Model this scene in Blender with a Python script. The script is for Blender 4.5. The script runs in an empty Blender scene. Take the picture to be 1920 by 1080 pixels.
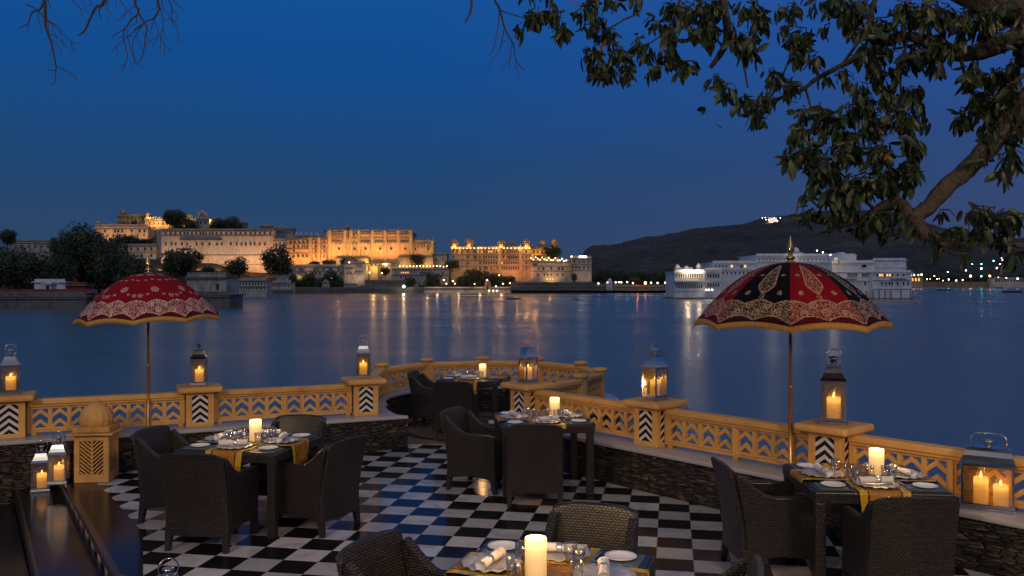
import bpy, math, random
import numpy as np
from mathutils import Matrix, Vector
PI = math.pi
S = bpy.context.scene
COL = S.collection
rnd = random.Random(7)

# ------------------------------------------------------------------ camera, world, sun, exposure
F, HY, CZ = 1630.0, 529.5, 2.25          # focal length in photo pixels, horizon row, eye height
WATER = -4.75
cam_d = bpy.data.cameras.new('camera'); cam = bpy.data.objects.new('camera', cam_d); COL.objects.link(cam)
cam.location = (0, 0, CZ); cam.rotation_euler = (PI/2, 0, 0)
cam_d.sensor_width = 36; cam_d.lens = F/1920*36; cam_d.shift_y = -(540-HY)/1920
cam_d.clip_start = 0.05; cam_d.clip_end = 20000
S.camera = cam
S.view_settings.view_transform = 'Standard'; S.view_settings.look = 'None'
S.view_settings.exposure = 0; S.view_settings.gamma = 1
S.cycles.use_denoising = True
S.cycles.max_bounces = 6; S.cycles.diffuse_bounces = 2; S.cycles.glossy_bounces = 4
S.cycles.transparent_max_bounces = 16; S.cycles.transmission_bounces = 4
S.cycles.caustics_reflective = False; S.cycles.caustics_refractive = False
S.cycles.sample_clamp_indirect = 3.0

wd = bpy.data.worlds.new('World'); S.world = wd; wd.use_nodes = True
nt = wd.node_tree; nt.nodes.clear()
wo = nt.nodes.new('ShaderNodeOutputWorld'); bg = nt.nodes.new('ShaderNodeBackground')
tc = nt.nodes.new('ShaderNodeTexCoord'); sx = nt.nodes.new('ShaderNodeSeparateXYZ')
rp = nt.nodes.new('ShaderNodeValToRGB')
nt.links.new(tc.outputs['Generated'], sx.inputs[0]); nt.links.new(sx.outputs['Z'], rp.inputs[0])
cr = rp.color_ramp
stops = [(0.0, (.030, .060, .122)), (.06, (.024, .060, .138)), (.13, (.014, .062, .172)), (.24, (.006, .072, .27)),
         (.31, (.007, .079, .30)), (.38, (.040, .095, .22)), (.55, (.10, .14, .23)), (1.0, (.15, .175, .25))]
cr.elements[0].position = 0; cr.elements[0].color = stops[0][1]+(1,)
cr.elements[1].position = 1; cr.elements[1].color = stops[-1][1]+(1,)
for p, c in stops[1:-1]:
    e = cr.elements.new(p); e.color = c+(1,)
# the sky turns a little violet to the right, where the last dusk light is
mx = nt.nodes.new('ShaderNodeMix'); mx.data_type = 'RGBA'; mx.blend_type = 'ADD'
mr = nt.nodes.new('ShaderNodeMapRange'); mr.inputs['From Min'].default_value = -.1; mr.inputs['From Max'].default_value = .7
nt.links.new(sx.outputs['X'], mr.inputs['Value']); nt.links.new(mr.outputs[0], mx.inputs['Factor'])
nt.links.new(rp.outputs[0], mx.inputs['A']); mx.inputs['B'].default_value = (.018, .002, .018, 1)
nt.links.new(mx.outputs['Result'], bg.inputs['Color']); bg.inputs['Strength'].default_value = 1.0
nt.links.new(bg.outputs[0], wo.inputs[0])

def light(name, kind, loc, energy, color=(1, 1, 1), **kw):
    d = bpy.data.lights.new(name, kind); o = bpy.data.objects.new(name, d); COL.objects.link(o)
    d.energy = energy; d.color = color; o.location = loc
    aim = kw.pop('aim', None)
    for k, v in kw.items(): setattr(d, k, v)
    if aim is not None:
        o.rotation_euler = (Vector(aim)-Vector(loc)).to_track_quat('-Z', 'Y').to_euler()
    return o
SUN = light('sun', 'SUN', (0, -20, 30), 0.30, (1.0, .86, .72), angle=math.radians(30), aim=(-6+6+3, 20, 8))
# added unseen fill spots behind the camera: they light the terrace and the balustrade
light('fill_spot', 'SPOT', (-5.5, -3.0, 5.2), 1200, (1, .67, .37), shadow_soft_size=.45, spot_size=math.radians(95), spot_blend=.6, aim=(-3, 11, 0))
light('fill_spot', 'SPOT', (5.0, -3.0, 5.2), 1200, (1, .67, .37), shadow_soft_size=.45, spot_size=math.radians(95), spot_blend=.6, aim=(3, 9.5, 0))

# ------------------------------------------------------------------ helpers
def W(px, py, Y):
    return Vector(((px-960)/F*Y, Y, CZ-(py-HY)/F*Y))
def G(px, py, z=0.0):
    Y = (CZ-z)*F/(py-HY); return Vector(((px-960)/F*Y, Y, z))
def ZY(py, Y): return CZ-(py-HY)/F*Y
def XP(px, Y): return (px-960)/F*Y

def interp(x, pts):
    if x <= pts[0][0]: return pts[0][1]
    for (a, b), (c, d) in zip(pts, pts[1:]):
        if x <= c: return b+(d-b)*(x-a)/(c-a)
    return pts[-1][1]
def tag(o, label=None, cat=None, group=None, kind=None):
    if label: o['label'] = label
    if cat: o['category'] = cat
    if group: o['group'] = group
    if kind: o['kind'] = kind
    return o
def empty(name, loc, rz=0, label=None, cat=None, group=None):
    o = bpy.data.objects.new(name, None); COL.objects.link(o); o.location = loc; o.rotation_euler = (0, 0, rz)
    o.empty_display_size = .1
    return tag(o, label, cat, group)
KIDS = {}
def copy_tree(o, parent=None):
    c = o.copy(); COL.objects.link(c)
    if parent is not None:
        c.parent = parent; KIDS.setdefault(parent.name, []).append(c)
    for ch in list(KIDS.get(o.name, [])): copy_tree(ch, c)
    return c
def retag(o, label, cat, group):
    tag(o, label, cat, group); return o

class MB:
    def __init__(s): s.v = []; s.f = []; s.m = []; s.sm = []
    def add(s, vs, fs, mi=0, sm=False, M=None):
        b = len(s.v)
        for p in vs:
            p = Vector(p)
            if M is not None: p = M @ p
            s.v.append((p.x, p.y, p.z))
        for f in fs:
            s.f.append(tuple(b+i for i in f)); s.m.append(mi); s.sm.append(sm)
        return s
    def box(s, x0, x1, y0, y1, z0, z1, mi=0, M=None):
        vs = [(x, y, z) for z in (z0, z1) for x, y in ((x0, y0), (x1, y0), (x1, y1), (x0, y1))]
        return s.add(vs, [(3, 2, 1, 0), (4, 5, 6, 7), (0, 1, 5, 4), (1, 2, 6, 5), (2, 3, 7, 6), (3, 0, 4, 7)], mi, False, M)
    def prism(s, poly, z0, z1, mi=0, M=None):      # poly in xy, counter-clockwise
        n = len(poly)
        vs = [(x, y, z0) for x, y in poly]+[(x, y, z1) for x, y in poly]
        fs = [tuple(range(n-1, -1, -1)), tuple(range(n, 2*n))]+[(i, (i+1) % n, n+(i+1) % n, n+i) for i in range(n)]
        return s.add(vs, fs, mi, False, M)
    def lathe(s, prof, n=16, mi=0, M=None, sm=True, a0=0):     # prof [(r,z)...] from bottom to top
        vs = []; fs = []
        for r, z in prof:
            for k in range(n):
                a = a0+2*PI*k/n; vs.append((r*math.cos(a), r*math.sin(a), z))
        m = len(prof)
        for i in range(m-1):
            for k in range(n):
                fs.append((i*n+k, i*n+(k+1) % n, (i+1)*n+(k+1) % n, (i+1)*n+k))
        s.add(vs, fs, mi, sm, M)
        if prof[0][0] > 1e-6: s.add([(prof[0][0]*math.cos(a0+2*PI*k/n), prof[0][0]*math.sin(a0+2*PI*k/n), prof[0][1]) for k in range(n)], [tuple(range(n-1, -1, -1))], mi, False, M)
        if prof[-1][0] > 1e-6: s.add([(prof[-1][0]*math.cos(a0+2*PI*k/n), prof[-1][0]*math.sin(a0+2*PI*k/n), prof[-1][1]) for k in range(n)], [tuple(range(n))], mi, False, M)
        return s
    def tube(s, pts, rads, n=8, mi=0, closed=False, M=None):
        pts = [Vector(p) for p in pts]
        if not hasattr(rads, '__len__'): rads = [rads]*len(pts)
        vs = []; fs = []; m = len(pts)
        up = Vector((0, 0, 1))
        prev = None
        for i, p in enumerate(pts):
            if closed: d = pts[(i+1) % m]-pts[i-1]
            else: d = pts[min(i+1, m-1)]-pts[max(i-1, 0)]
            if d.length < 1e-9: d = Vector((0, 0, 1))
            d.normalize()
            if prev is None:
                a = d.cross(up if abs(d.z) < .9 else Vector((1, 0, 0))).normalized()
            else:
                a = (prev-d*prev.dot(d))
                a = a.normalized() if a.length > 1e-6 else d.cross(Vector((1, .3, 0))).normalized()
            prev = a; b = d.cross(a)
            for k in range(n):
                t = 2*PI*k/n; vs.append(p+(a*math.cos(t)+b*math.sin(t))*rads[i])
        for i in range(m if closed else m-1):
            j = (i+1) % m
            for k in range(n):
                fs.append((i*n+k, i*n+(k+1) % n, j*n+(k+1) % n, j*n+k))
        if not closed:
            fs.append(tuple(range(n-1, -1, -1))); fs.append(tuple((m-1)*n+k for k in range(n)))
        return s.add(vs, fs, mi, True, M)
    def slab(s, f, nu, nv, mi=0, M=None, sm=True):   # f(u,v) -> (outer point, inner point): a closed curved panel
        vs = []; fs = []
        for j in range(nv+1):
            for i in range(nu+1):
                o, q = f(i/nu, j/nv); vs.append(o)
        o2 = len(vs)
        for j in range(nv+1):
            for i in range(nu+1):
                o, q = f(i/nu, j/nv); vs.append(q)
        w = nu+1
        for j in range(nv):
            for i in range(nu):
                a = j*w+i; fs.append((a, a+1, a+w+1, a+w)); fs.append((o2+a+w, o2+a+w+1, o2+a+1, o2+a))
        for i in range(nu):
            fs.append((i+1, i, o2+i, o2+i+1)); a = nv*w+i; fs.append((a, a+1, o2+a+1, o2+a))
        for j in range(nv):
            a = j*w; fs.append((a, a+w, o2+a+w, o2+a)); a = j*w+nu; fs.append((a+w, a, o2+a, o2+a+w))
        return s.add(vs, fs, mi, sm, M)
    def build(s, name, mats, parent=None, loc=None, rz=0, uv=True):
        me = bpy.data.meshes.new(name); me.from_pydata(s.v, [], s.f)
        if not isinstance(mats, (list, tuple)): mats = [mats]
        for m in mats: me.materials.append(m)
        me.polygons.foreach_set('material_index', s.m); me.polygons.foreach_set('use_smooth', s.sm)
        me.update()
        if uv and len(s.f) < 60000:
            n = len(me.loops); co = np.empty(len(me.vertices)*3); me.vertices.foreach_get('co', co); co = co.reshape(-1, 3)
            vi = np.empty(n, int); me.loops.foreach_get('vertex_index', vi)
            np_ = len(me.polygons); no = np.empty(np_*3); me.polygons.foreach_get('normal', no); no = no.reshape(-1, 3)
            tot = np.empty(np_, int); me.polygons.foreach_get('loop_total', tot)
            pn = np.repeat(no, tot, axis=0); c = co[vi]; a = np.abs(pn)
            uvs = np.empty((n, 2))
            fl = a[:, 2] > .75
            h = np.hypot(pn[:, 0], pn[:, 1])+1e-9
            # along-wall coordinate: tangent of the horizontal normal (snapped for curved panels), height
            ax = (a[:, 0] > a[:, 1])
            uvs[:, 0] = np.where(ax, c[:, 1], c[:, 0]); uvs[:, 1] = c[:, 2]
            diag = (~fl) & (np.minimum(a[:, 0], a[:, 1])/h > .25)
            if len(s.f) < 400:
                tx = -pn[:, 1]/h; ty = pn[:, 0]/h
                uvs[diag, 0] = (c[:, 0]*tx+c[:, 1]*ty)[diag]
            uvs[fl, 0] = c[fl, 0]; uvs[fl, 1] = c[fl, 1]
            ul = me.uv_layers.new(name='UVMap'); ul.data.foreach_set('uv', uvs.ravel())
        o = bpy.data.objects.new(name, me); COL.objects.link(o)
        if parent is not None:
            o.parent = parent; KIDS.setdefault(parent.name, []).append(o)
        if loc is not None: o.location = loc
        if rz: o.rotation_euler = (0, 0, rz)
        return o
def bevel(o, w, seg=2):
    m = o.modifiers.new('bevel', 'BEVEL'); m.width = w; m.segments = seg; m.limit_method = 'ANGLE'; m.angle_limit = math.radians(40)
    return o
def TR(x=0, y=0, z=0, rz=0, sc=1): return Matrix.Translation((x, y, z)) @ Matrix.Rotation(rz, 4, 'Z') @ Matrix.Scale(sc, 4)

# ------------------------------------------------------------------ materials
class NT:
    def __init__(s, name):
        s.mat = bpy.data.materials.new(name); s.mat.use_nodes = True; s.t = s.mat.node_tree; s.t.nodes.clear()
        s.out = s.n('ShaderNodeOutputMaterial')
    def n(s, kind, **kw):
        x = s.t.nodes.new(kind)
        for k, v in kw.items():
            if k.startswith('i_'): x.inputs[k[2:].replace('_', ' ')].default_value = v
            else: setattr(x, k, v)
        return x
    def l(s, a, b): s.t.links.new(a, b)
    def math(s, op, a, b=None, c=None, clamp=False):
        x = s.n('ShaderNodeMath', operation=op, use_clamp=clamp)
        for i, v in enumerate((a, b, c)):
            if v is None: continue
            if isinstance(v, (int, float)): x.inputs[i].default_value = v
            else: s.l(v, x.inputs[i])
        return x.outputs[0]
    def mix(s, f, a, b, blend='MIX'):
        x = s.n('ShaderNodeMix', data_type='RGBA', blend_type=blend)
        for k, v in (('Factor', f), ('A', a), ('B', b)):
            if isinstance(v, (int, float)): x.inputs[k].default_value = v
            elif isinstance(v, tuple): x.inputs[k].default_value = v if len(v) == 4 else v+(1,)
            else: s.l(v, x.inputs[k])
        return x.outputs['Result']
    def noise(s, vec, scale, detail=4, rough=.55, dist=0):
        x = s.n('ShaderNodeTexNoise'); x.inputs['Scale'].default_value = scale; x.inputs['Detail'].default_value = detail
        x.inputs['Roughness'].default_value = rough; x.inputs['Distortion'].default_value = dist
        if vec is not None: s.l(vec, x.inputs['Vector'])
        return x.outputs['Fac']
    def ramp(s, f, pts):
        x = s.n('ShaderNodeValToRGB'); e = x.color_ramp.elements
        e[0].position = pts[0][0]; e[0].color = tuple(pts[0][1])+(1,)
        e[1].position = pts[-1][0]; e[1].color = tuple(pts[-1][1])+(1,)
        for p, c in pts[1:-1]: q = e.new(p); q.color = tuple(c)+(1,)
        s.l(f, x.inputs[0]); return x.outputs[0]
    def obj(s): return s.n('ShaderNodeTexCoord').outputs['Object']
    def uv(s): return s.n('ShaderNodeTexCoord').outputs['UV']
    def maprange(s, v, a, b, c=0, d=1):
        x = s.n('ShaderNodeMapRange'); s.l(v, x.inputs[0])
        for i, q in enumerate((a, b, c, d)): x.inputs[i+1].default_value = q
        return x.outputs[0]
    def bump(s, h, dist, strength=1.0):
        x = s.n('ShaderNodeBump'); x.inputs['Distance'].default_value = dist; x.inputs['Strength'].default_value = strength
        s.l(h, x.inputs['Height']); return x.outputs[0]
    def bsdf(s, color, rough=.5, metal=0, normal=None, emis=None, es=0, spec=None, **kw):
        b = s.n('ShaderNodeBsdfPrincipled')
        for k, v in (('Base Color', color), ('Roughness', rough), ('Metallic', metal)):
            if isinstance(v, (int, float)): b.inputs[k].default_value = v
            elif isinstance(v, tuple): b.inputs[k].default_value = v if len(v) == 4 else v+(1,)
            else: s.l(v, b.inputs[k])
        if normal is not None: s.l(normal, b.inputs['Normal'])
        if spec is not None: b.inputs['Specular IOR Level'].default_value = spec
        if emis is not None:
            if isinstance(emis, tuple): b.inputs['Emission Color'].default_value = emis+(1,)
            else: s.l(emis, b.inputs['Emission Color'])
            if isinstance(es, (int, float)): b.inputs['Emission Strength'].default_value = es
            else: s.l(es, b.inputs['Emission Strength'])
        for k, v in kw.items(): b.inputs[k.replace('_', ' ')].default_value = v
        s.l(b.outputs[0], s.out.inputs[0]); return b

def plain(name, col, rough=.5, metal=0, var=.25, scale=6, bump=0, bscale=40, spec=None, **kw):
    t = NT(name); v = t.obj()
    n1 = t.noise(v, scale); c = t.mix(n1, tuple(x*(1-var) for x in col), tuple(min(1, x*(1+var)) for x in col))
    nm = t.bump(t.noise(v, bscale), bump) if bump else None
    t.bsdf(c, rough, metal, nm, spec=spec, **kw); return t.mat
def emitter(name, col, st):
    t = NT(name); e = t.n('ShaderNodeEmission'); e.inputs[0].default_value = col+(1,); e.inputs[1].default_value = st
    t.l(e.outputs[0], t.out.inputs[0]); return t.mat
M = {}
M['sandstone'] = plain('sandstone', (.68, .40, .145), .62, var=.24, scale=4, bump=.002, bscale=60)
def m_sand():
    t = NT('sandstone'); v = t.obj()
    a = t.noise(v, 2.3, 5, .65); b = t.noise(v, 28, 5, .7); gi = t.n('ShaderNodeObjectInfo').outputs['Random']
    f = t.math('ADD', t.math('ADD', t.math('MULTIPLY', a, .6), t.math('MULTIPLY', b, .3)), t.math('MULTIPLY', gi, .12))
    c = t.ramp(f, [(.32, (.34, .16, .045)), (.46, (.64, .345, .095)), (.62, (.78, .44, .13))])
    t.bsdf(c, .65, 0, t.bump(b, .004)); return t.mat
M['sandstone'] = m_sand()
M['marble'] = plain('marble', (.42, .41, .42), .3, var=.2, scale=3)
M['metal'] = plain('polished_steel', (.54, .52, .51), .16, 1, var=.08, scale=8)
M['charger'] = plain('hammered_silver', (.66, .64, .60), .42, .55, var=.1, scale=30, bump=.002, bscale=50)
M['silver'] = plain('silver', (.80, .79, .77), .30, 1, var=.05)
M['brass'] = plain('brass', (.72, .42, .16), .2, 1, var=.15)
M['pole_paint'] = plain('gilded_pole', (.50, .27, .09), .3, .7, var=.2, scale=14)
M['porcelain'] = plain('porcelain', (.80, .80, .80), .12, var=.02)
M['linen'] = plain('white_linen', (.78, .75, .72), .8, var=.06, scale=30, bump=.002, bscale=90)
M['black_tile'] = plain('black_tile', (.02, .018, .018), .15, var=.3)
M['white_tile'] = plain('white_tile', (.74, .70, .66), .2, var=.06)
M['granite'] = plain('black_granite', (.016, .014, .018), .18, var=.4, scale=3, spec=.16)
M['trim'] = plain('brown_stone_trim', (.06, .034, .022), .25, var=.3, scale=9)
M['mat'] = plain('blue_grey_placemat', (.09, .13, .14), .6, var=.15, scale=30)
M['tabletop'] = plain('dark_glass_top', (.018, .016, .016), .3, var=.2)
M['bark'] = plain('bark', (.050, .040, .031), .9, var=.7, scale=7, bump=.05, bscale=22)
M['dark_bark'] = plain('dark_bark', (.035, .026, .02), .9, var=.4, scale=9)
M['thread'] = plain('brown_thread', (.18, .07, .03), .7)

def m_floor():
    t = NT('checker_marble'); v = t.obj()
    X0, Y0, yaw, T = 1.845*F/1630, 9.089, .18163, .29716
    s = t.n('ShaderNodeSeparateXYZ'); t.l(v, s.inputs[0])
    dx = t.math('SUBTRACT', s.outputs[0], X0); dy = t.math('SUBTRACT', s.outputs[1], Y0)
    c, q = math.cos(yaw)/T, math.sin(yaw)/T
    u = t.math('ADD', t.math('MULTIPLY', dx, c), t.math('MULTIPLY', dy, -q))
    w = t.math('ADD', t.math('MULTIPLY', dx, q), t.math('MULTIPLY', dy, c))
    fu = t.math('FLOOR', u); fw = t.math('FLOOR', w)
    par = t.math('PINGPONG', t.math('ADD', fu, fw), 1.0)       # 1 = black
    cmb = t.n('ShaderNodeCombineXYZ'); t.l(fu, cmb.inputs[0]); t.l(fw, cmb.inputs[1])
    wn = t.n('ShaderNodeTexWhiteNoise'); wn.noise_dimensions = '3D'; t.l(cmb.outputs[0], wn.inputs['Vector'])
    ns = t.noise(v, 2.2, 8, .62, 1.6)
    white = t.mix(wn.outputs['Value'], (.40, .37, .35), (.64, .61, .59))
    white = t.mix(t.maprange(ns, .48, .60, 0, .65), white, (.33, .31, .31))
    black = t.mix(ns, (.006, .006, .007), (.02, .017, .018))
    col = t.mix(par, white, black)
    fr = t.math('FRACT', u); fr2 = t.math('FRACT', w)
    g = t.math('MAXIMUM', t.math('GREATER_THAN', t.math('ABSOLUTE', t.math('SUBTRACT', fr, .5)), .492),
               t.math('GREATER_THAN', t.math('ABSOLUTE', t.math('SUBTRACT', fr2, .5)), .492))
    col = t.mix(t.math('MULTIPLY', g, .7), col, (.12, .11, .10))
    nb = t.math('ADD', t.math('MULTIPLY', t.noise(v, 1.2, 2), .7), t.math('MULTIPLY', wn.outputs['Value'], .0))
    rough = t.maprange(t.noise(v, 3.0, 6, .7), .3, .75, .10, .24)
    t.bsdf(col, rough, 0, t.bump(nb, .003), spec=.11); return t.mat
M['floor'] = m_floor()
def m_bastion():
    t = NT('bastion_paving'); v = t.obj(); s = t.n('ShaderNodeSeparateXYZ'); t.l(v, s.inputs[0])
    dx = t.math('SUBTRACT', s.outputs[0], -.55); dy = t.math('SUBTRACT', s.outputs[1], 13.4)
    r = t.math('SQRT', t.math('ADD', t.math('POWER', dx, 2), t.math('POWER', dy, 2)))
    b = t.math('LESS_THAN', t.math('ABSOLUTE', t.math('SUBTRACT', r, 1.12)), .07)
    b2 = t.math('LESS_THAN', t.math('ABSOLUTE', t.math('SUBTRACT', r, .62)), .06)
    base = t.mix(t.noise(v, 4), (.16, .11, .07), (.28, .20, .13))
    c = t.mix(t.math('MAXIMUM', b, b2), base, (.03, .028, .02))
    t.bsdf(c, .25); return t.mat
M['bastion'] = m_bastion()
def m_wicker():
    t = NT('woven_rattan'); v = t.uv()
    br = t.n('ShaderNodeTexBrick'); t.l(v, br.inputs['Vector'])
    br.offset = .5; br.squash = 1
    for k, q in (('Scale', 1.0), ('Mortar Size', .0046), ('Mortar Smooth', .8), ('Bias', 0.0), ('Brick Width', .027), ('Row Height', .0155)): br.inputs[k].default_value = q
    br.inputs['Color1'].default_value = (.074, .060, .052, 1); br.inputs['Color2'].default_value = (.032, .026, .023, 1); br.inputs['Mortar'].default_value = (.003, .0025, .002, 1)
    n = t.noise(t.obj(), 3.0, 3)
    c = t.mix(1.0, br.outputs['Color'], t.mix(n, (.75, .75, .75), (1.25, 1.2, 1.15)), 'MULTIPLY')
    h = t.math('SUBTRACT', 1.0, br.outputs['Fac'])
    t.bsdf(c, .33, 0, t.bump(h, .008, 1.0), spec=.6); return t.mat
M['wicker'] = m_wicker()
def m_slate():
    t = NT('stacked_slate'); v = t.uv()
    nz = t.n('ShaderNodeTexNoise'); nz.inputs['Scale'].default_value = 2.5; nz.inputs['Detail'].default_value = 2; t.l(v, nz.inputs['Vector'])
    mp = t.n('ShaderNodeVectorMath', operation='SCALE'); mp.inputs['Scale'].default_value = .08; t.l(nz.outputs['Color'], mp.inputs[0])
    ad = t.n('ShaderNodeVectorMath', operation='ADD'); t.l(v, ad.inputs[0]); t.l(mp.outputs[0], ad.inputs[1])
    mp3 = t.n('ShaderNodeMapping'); mp3.inputs['Scale'].default_value = (8.0, 44.0, 1); t.l(ad.outputs[0], mp3.inputs[0])
    vc = t.n('ShaderNodeTexVoronoi'); vc.inputs['Scale'].default_value = 1; vc.inputs['Randomness'].default_value = .8; t.l(mp3.outputs[0], vc.inputs['Vector'])
    ve = t.n('ShaderNodeTexVoronoi', feature='DISTANCE_TO_EDGE'); ve.inputs['Scale'].default_value = 1; ve.inputs['Randomness'].default_value = .8; t.l(mp3.outputs[0], ve.inputs['Vector'])
    sp = t.n('ShaderNodeSeparateColor'); t.l(vc.outputs['Color'], sp.inputs[0])
    n = t.noise(t.obj(), 26, 6, .7); n2 = t.noise(t.obj(), 1.6, 3)
    stone = t.ramp(sp.outputs[0], [(0, (.025, .023, .021)), (.5, (.06, .05, .04)), (.85, (.13, .10, .07)), (1, (.20, .16, .12))])
    c = t.mix(t.maprange(ve.outputs['Distance'], 0, .10), (.004, .004, .004), stone)
    c = t.mix(1.0, c, t.mix(n2, (.20, .23, .27), (1.05, .98, .9)), 'MULTIPLY')
    c = t.mix(1.0, c, t.mix(n, (.6, .6, .6), (1.4, 1.4, 1.4)), 'MULTIPLY')
    h = t.math('ADD', t.math('ADD', t.math('MULTIPLY', sp.outputs[1], 1.0), t.math('MULTIPLY', n, .5)), t.maprange(ve.outputs['Distance'], 0, .12, -1.0, 0))
    t.bsdf(c, .6, 0, t.bump(h, .022, .9)); return t.mat
M['slate'] = m_slate()
def m_water():
    t = NT('lake_water'); v = t.obj()
    mp = t.n('ShaderNodeMapping'); mp.inputs['Scale'].default_value = (.14, 1.5, 1); t.l(v, mp.inputs[0])
    n = t.noise(mp.outputs[0], 1.1, 5, .6); n2 = t.noise(mp.outputs[0], .11, 3, .5)
    h = t.math('ADD', t.math('MULTIPLY', n, .085), t.math('MULTIPLY', n2, .05))
    mp2 = t.n('ShaderNodeMapping'); mp2.inputs['Scale'].default_value = (.004, .02, 1); t.l(v, mp2.inputs[0])
    rg = t.maprange(t.noise(mp2.outputs[0], 1.0, 4), .35, .65, .19, .28)
    b = t.bsdf((.10, .125, .115), rg, 0, t.bump(h, 1.0, .30), IOR=1.45); return t.mat
M['water'] = m_water()
def m_glass(name, tint=(1, 1, 1), g=.12, rg=.03, amber_glow=0):
    t = NT(name); a = t.n('ShaderNodeBsdfTransparent'); a.inputs[0].default_value = tint+(1,)
    b = t.n('ShaderNodeBsdfGlossy'); b.inputs['Roughness'].default_value = rg
    lw = t.n('ShaderNodeLayerWeight'); lw.inputs['Blend'].default_value = .25
    f = t.math('ADD', t.math('MULTIPLY', lw.outputs['Facing'], .75), g*.5, clamp=True)
    m = t.n('ShaderNodeMixShader'); t.l(f, m.inputs[0]); t.l(a.outputs[0], m.inputs[1]); t.l(b.outputs[0], m.inputs[2])
    if amber_glow:
        tr = t.n('ShaderNodeBsdfTranslucent'); tr.inputs[0].default_value = (.95, .78, .48, 1)  # amber candle glow put into the pane as a translucent colour
        m2 = t.n('ShaderNodeMixShader'); t.l(t.maprange(t.noise(t.obj(), 14, 4), .3, .7, amber_glow*.6, amber_glow*1.4), m2.inputs[0]); t.l(m.outputs[0], m2.inputs[1]); t.l(tr.outputs[0], m2.inputs[2]); m = m2
    t.l(m.outputs[0], t.out.inputs[0]); return t.mat
M['pane'] = m_glass('lantern_glass', (1.0, .88, .66), .38, .05, .10)  # amber tint stands in for candlelight reflected between the panes
M['glass'] = m_glass('tumbler_glass', (.93, .94, .94), .16)
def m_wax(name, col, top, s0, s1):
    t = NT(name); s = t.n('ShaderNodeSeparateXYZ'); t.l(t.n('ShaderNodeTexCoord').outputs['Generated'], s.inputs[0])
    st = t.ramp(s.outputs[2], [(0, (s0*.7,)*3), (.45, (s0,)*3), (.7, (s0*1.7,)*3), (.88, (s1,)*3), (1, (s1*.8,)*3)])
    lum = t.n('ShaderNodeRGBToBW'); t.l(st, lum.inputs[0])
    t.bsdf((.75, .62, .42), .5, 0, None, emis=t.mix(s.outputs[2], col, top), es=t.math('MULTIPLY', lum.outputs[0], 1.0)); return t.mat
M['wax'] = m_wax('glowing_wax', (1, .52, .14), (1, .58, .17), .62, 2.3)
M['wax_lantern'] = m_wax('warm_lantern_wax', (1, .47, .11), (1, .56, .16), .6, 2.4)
M['flame'] = emitter('flame', (1, .62, .22), 9)
def m_runner():
    t = NT('gold_silk'); a = t.n('ShaderNodeAttribute'); a.attribute_name = 'across'
    x = a.outputs['Fac']                              # 0 centre .. 1 edge
    n = t.noise(t.obj(), 60, 3)
    gold = t.mix(n, (.42, .26, .012), (.60, .38, .03)); mid = t.mix(n, (.30, .13, .012), (.44, .20, .02))
    c = t.mix(t.math('LESS_THAN', x, .62), gold, mid)
    c = t.mix(t.math('LESS_THAN', t.math('ABSOLUTE', t.math('SUBTRACT', x, .65)), .045), c, (.13, .03, .012))
    t.bsdf(c, .42, 0, t.bump(t.noise(t.obj(), 14, 3), .016), spec=.3); return t.mat
M['runner'] = m_runner()
def m_leaf(name, a, b, c, trans=.25):
    t = NT(name); at = t.n('ShaderNodeAttribute'); at.attribute_name = 'tone'
    col = t.ramp(at.outputs['Fac'], [(0, a), (.8, b), (1, c)])
    bb = t.bsdf(col, .45, spec=.4); return t.mat
M['leaf'] = m_leaf('fig_leaf', (.005, .012, .004), (.028, .052, .012), (.20, .07, .02))
M['far_leaf'] = m_leaf('far_foliage', (.024, .034, .015), (.095, .11, .045), (.07, .08, .03))
def m_hill():
    t = NT('hill_scrub'); v = t.obj()
    n = t.math('ADD', t.math('MULTIPLY', t.noise(v, .006, 7, .7), .5), t.math('MULTIPLY', t.noise(v, .05, 7, .75), .5))
    c = t.ramp(n, [(.38, (.016, .017, .012)), (.48, (.064, .062, .056)), (.54, (.092, .084, .076)), (.66, (.20, .17, .15))])
    t.bsdf(c, .95, 0, t.bump(t.noise(v, .045, 6, .8), 14)); return t.mat
M['hill'] = m_hill()
def m_canopy(name, g0, g1):
    t = NT(name); a = t.n('ShaderNodeAttribute'); a.attribute_name = 'motif'
    s = t.n('ShaderNodeSeparateColor'); t.l(a.outputs['Color'], s.inputs[0])
    v = t.obj()
    vo = t.n('ShaderNodeTexVoronoi', feature='DISTANCE_TO_EDGE'); vo.inputs['Scale'].default_value = 34; t.l(v, vo.inputs['Vector'])
    nz = t.noise(v, 75, 2)
    fil = t.math('MAXIMUM', t.math('LESS_THAN', vo.outputs['Distance'], .04), t.math('GREATER_THAN', nz, .58))
    g = t.math('MAXIMUM', t.math('GREATER_THAN', s.outputs[0], .75), t.math('MULTIPLY', t.math('GREATER_THAN', s.outputs[0], .3), fil))
    n = t.noise(v, 5, 3)
    red = t.mix(n, (.17, .002, .006), (.30, .004, .012)); blk = (.004, .003, .003)
    base = t.mix(t.math('GREATER_THAN', s.outputs[1], .5), red, blk)
    base = t.mix(t.math('MULTIPLY', t.math('GREATER_THAN', s.outputs[2], .5), .75), base, (.05, .004, .006))
    gold = t.mix(nz, g0, g1)
    c = t.mix(g, base, gold)
    t.bsdf(c, t.math('SUBTRACT', .8, t.math('MULTIPLY', g, .35)), 0, t.bump(g, .003), spec=.15); return t.mat
M['canopy_a'] = m_canopy('gold_embroidered_velvet', (.40, .24, .12), (.70, .48, .28))
M['canopy_b'] = m_canopy('silver_embroidered_velvet', (.50, .36, .27), (.85, .68, .56))
def m_fringe():
    t = NT('gold_fringe'); a = t.uv(); w = t.noise(t.obj(), 120, 2)
    c = t.mix(w, (.30, .14, .02), (.72, .42, .09)); t.bsdf(c, .5, 0, t.bump(w, .006)); return t.mat
M['fringe'] = m_fringe()
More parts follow.
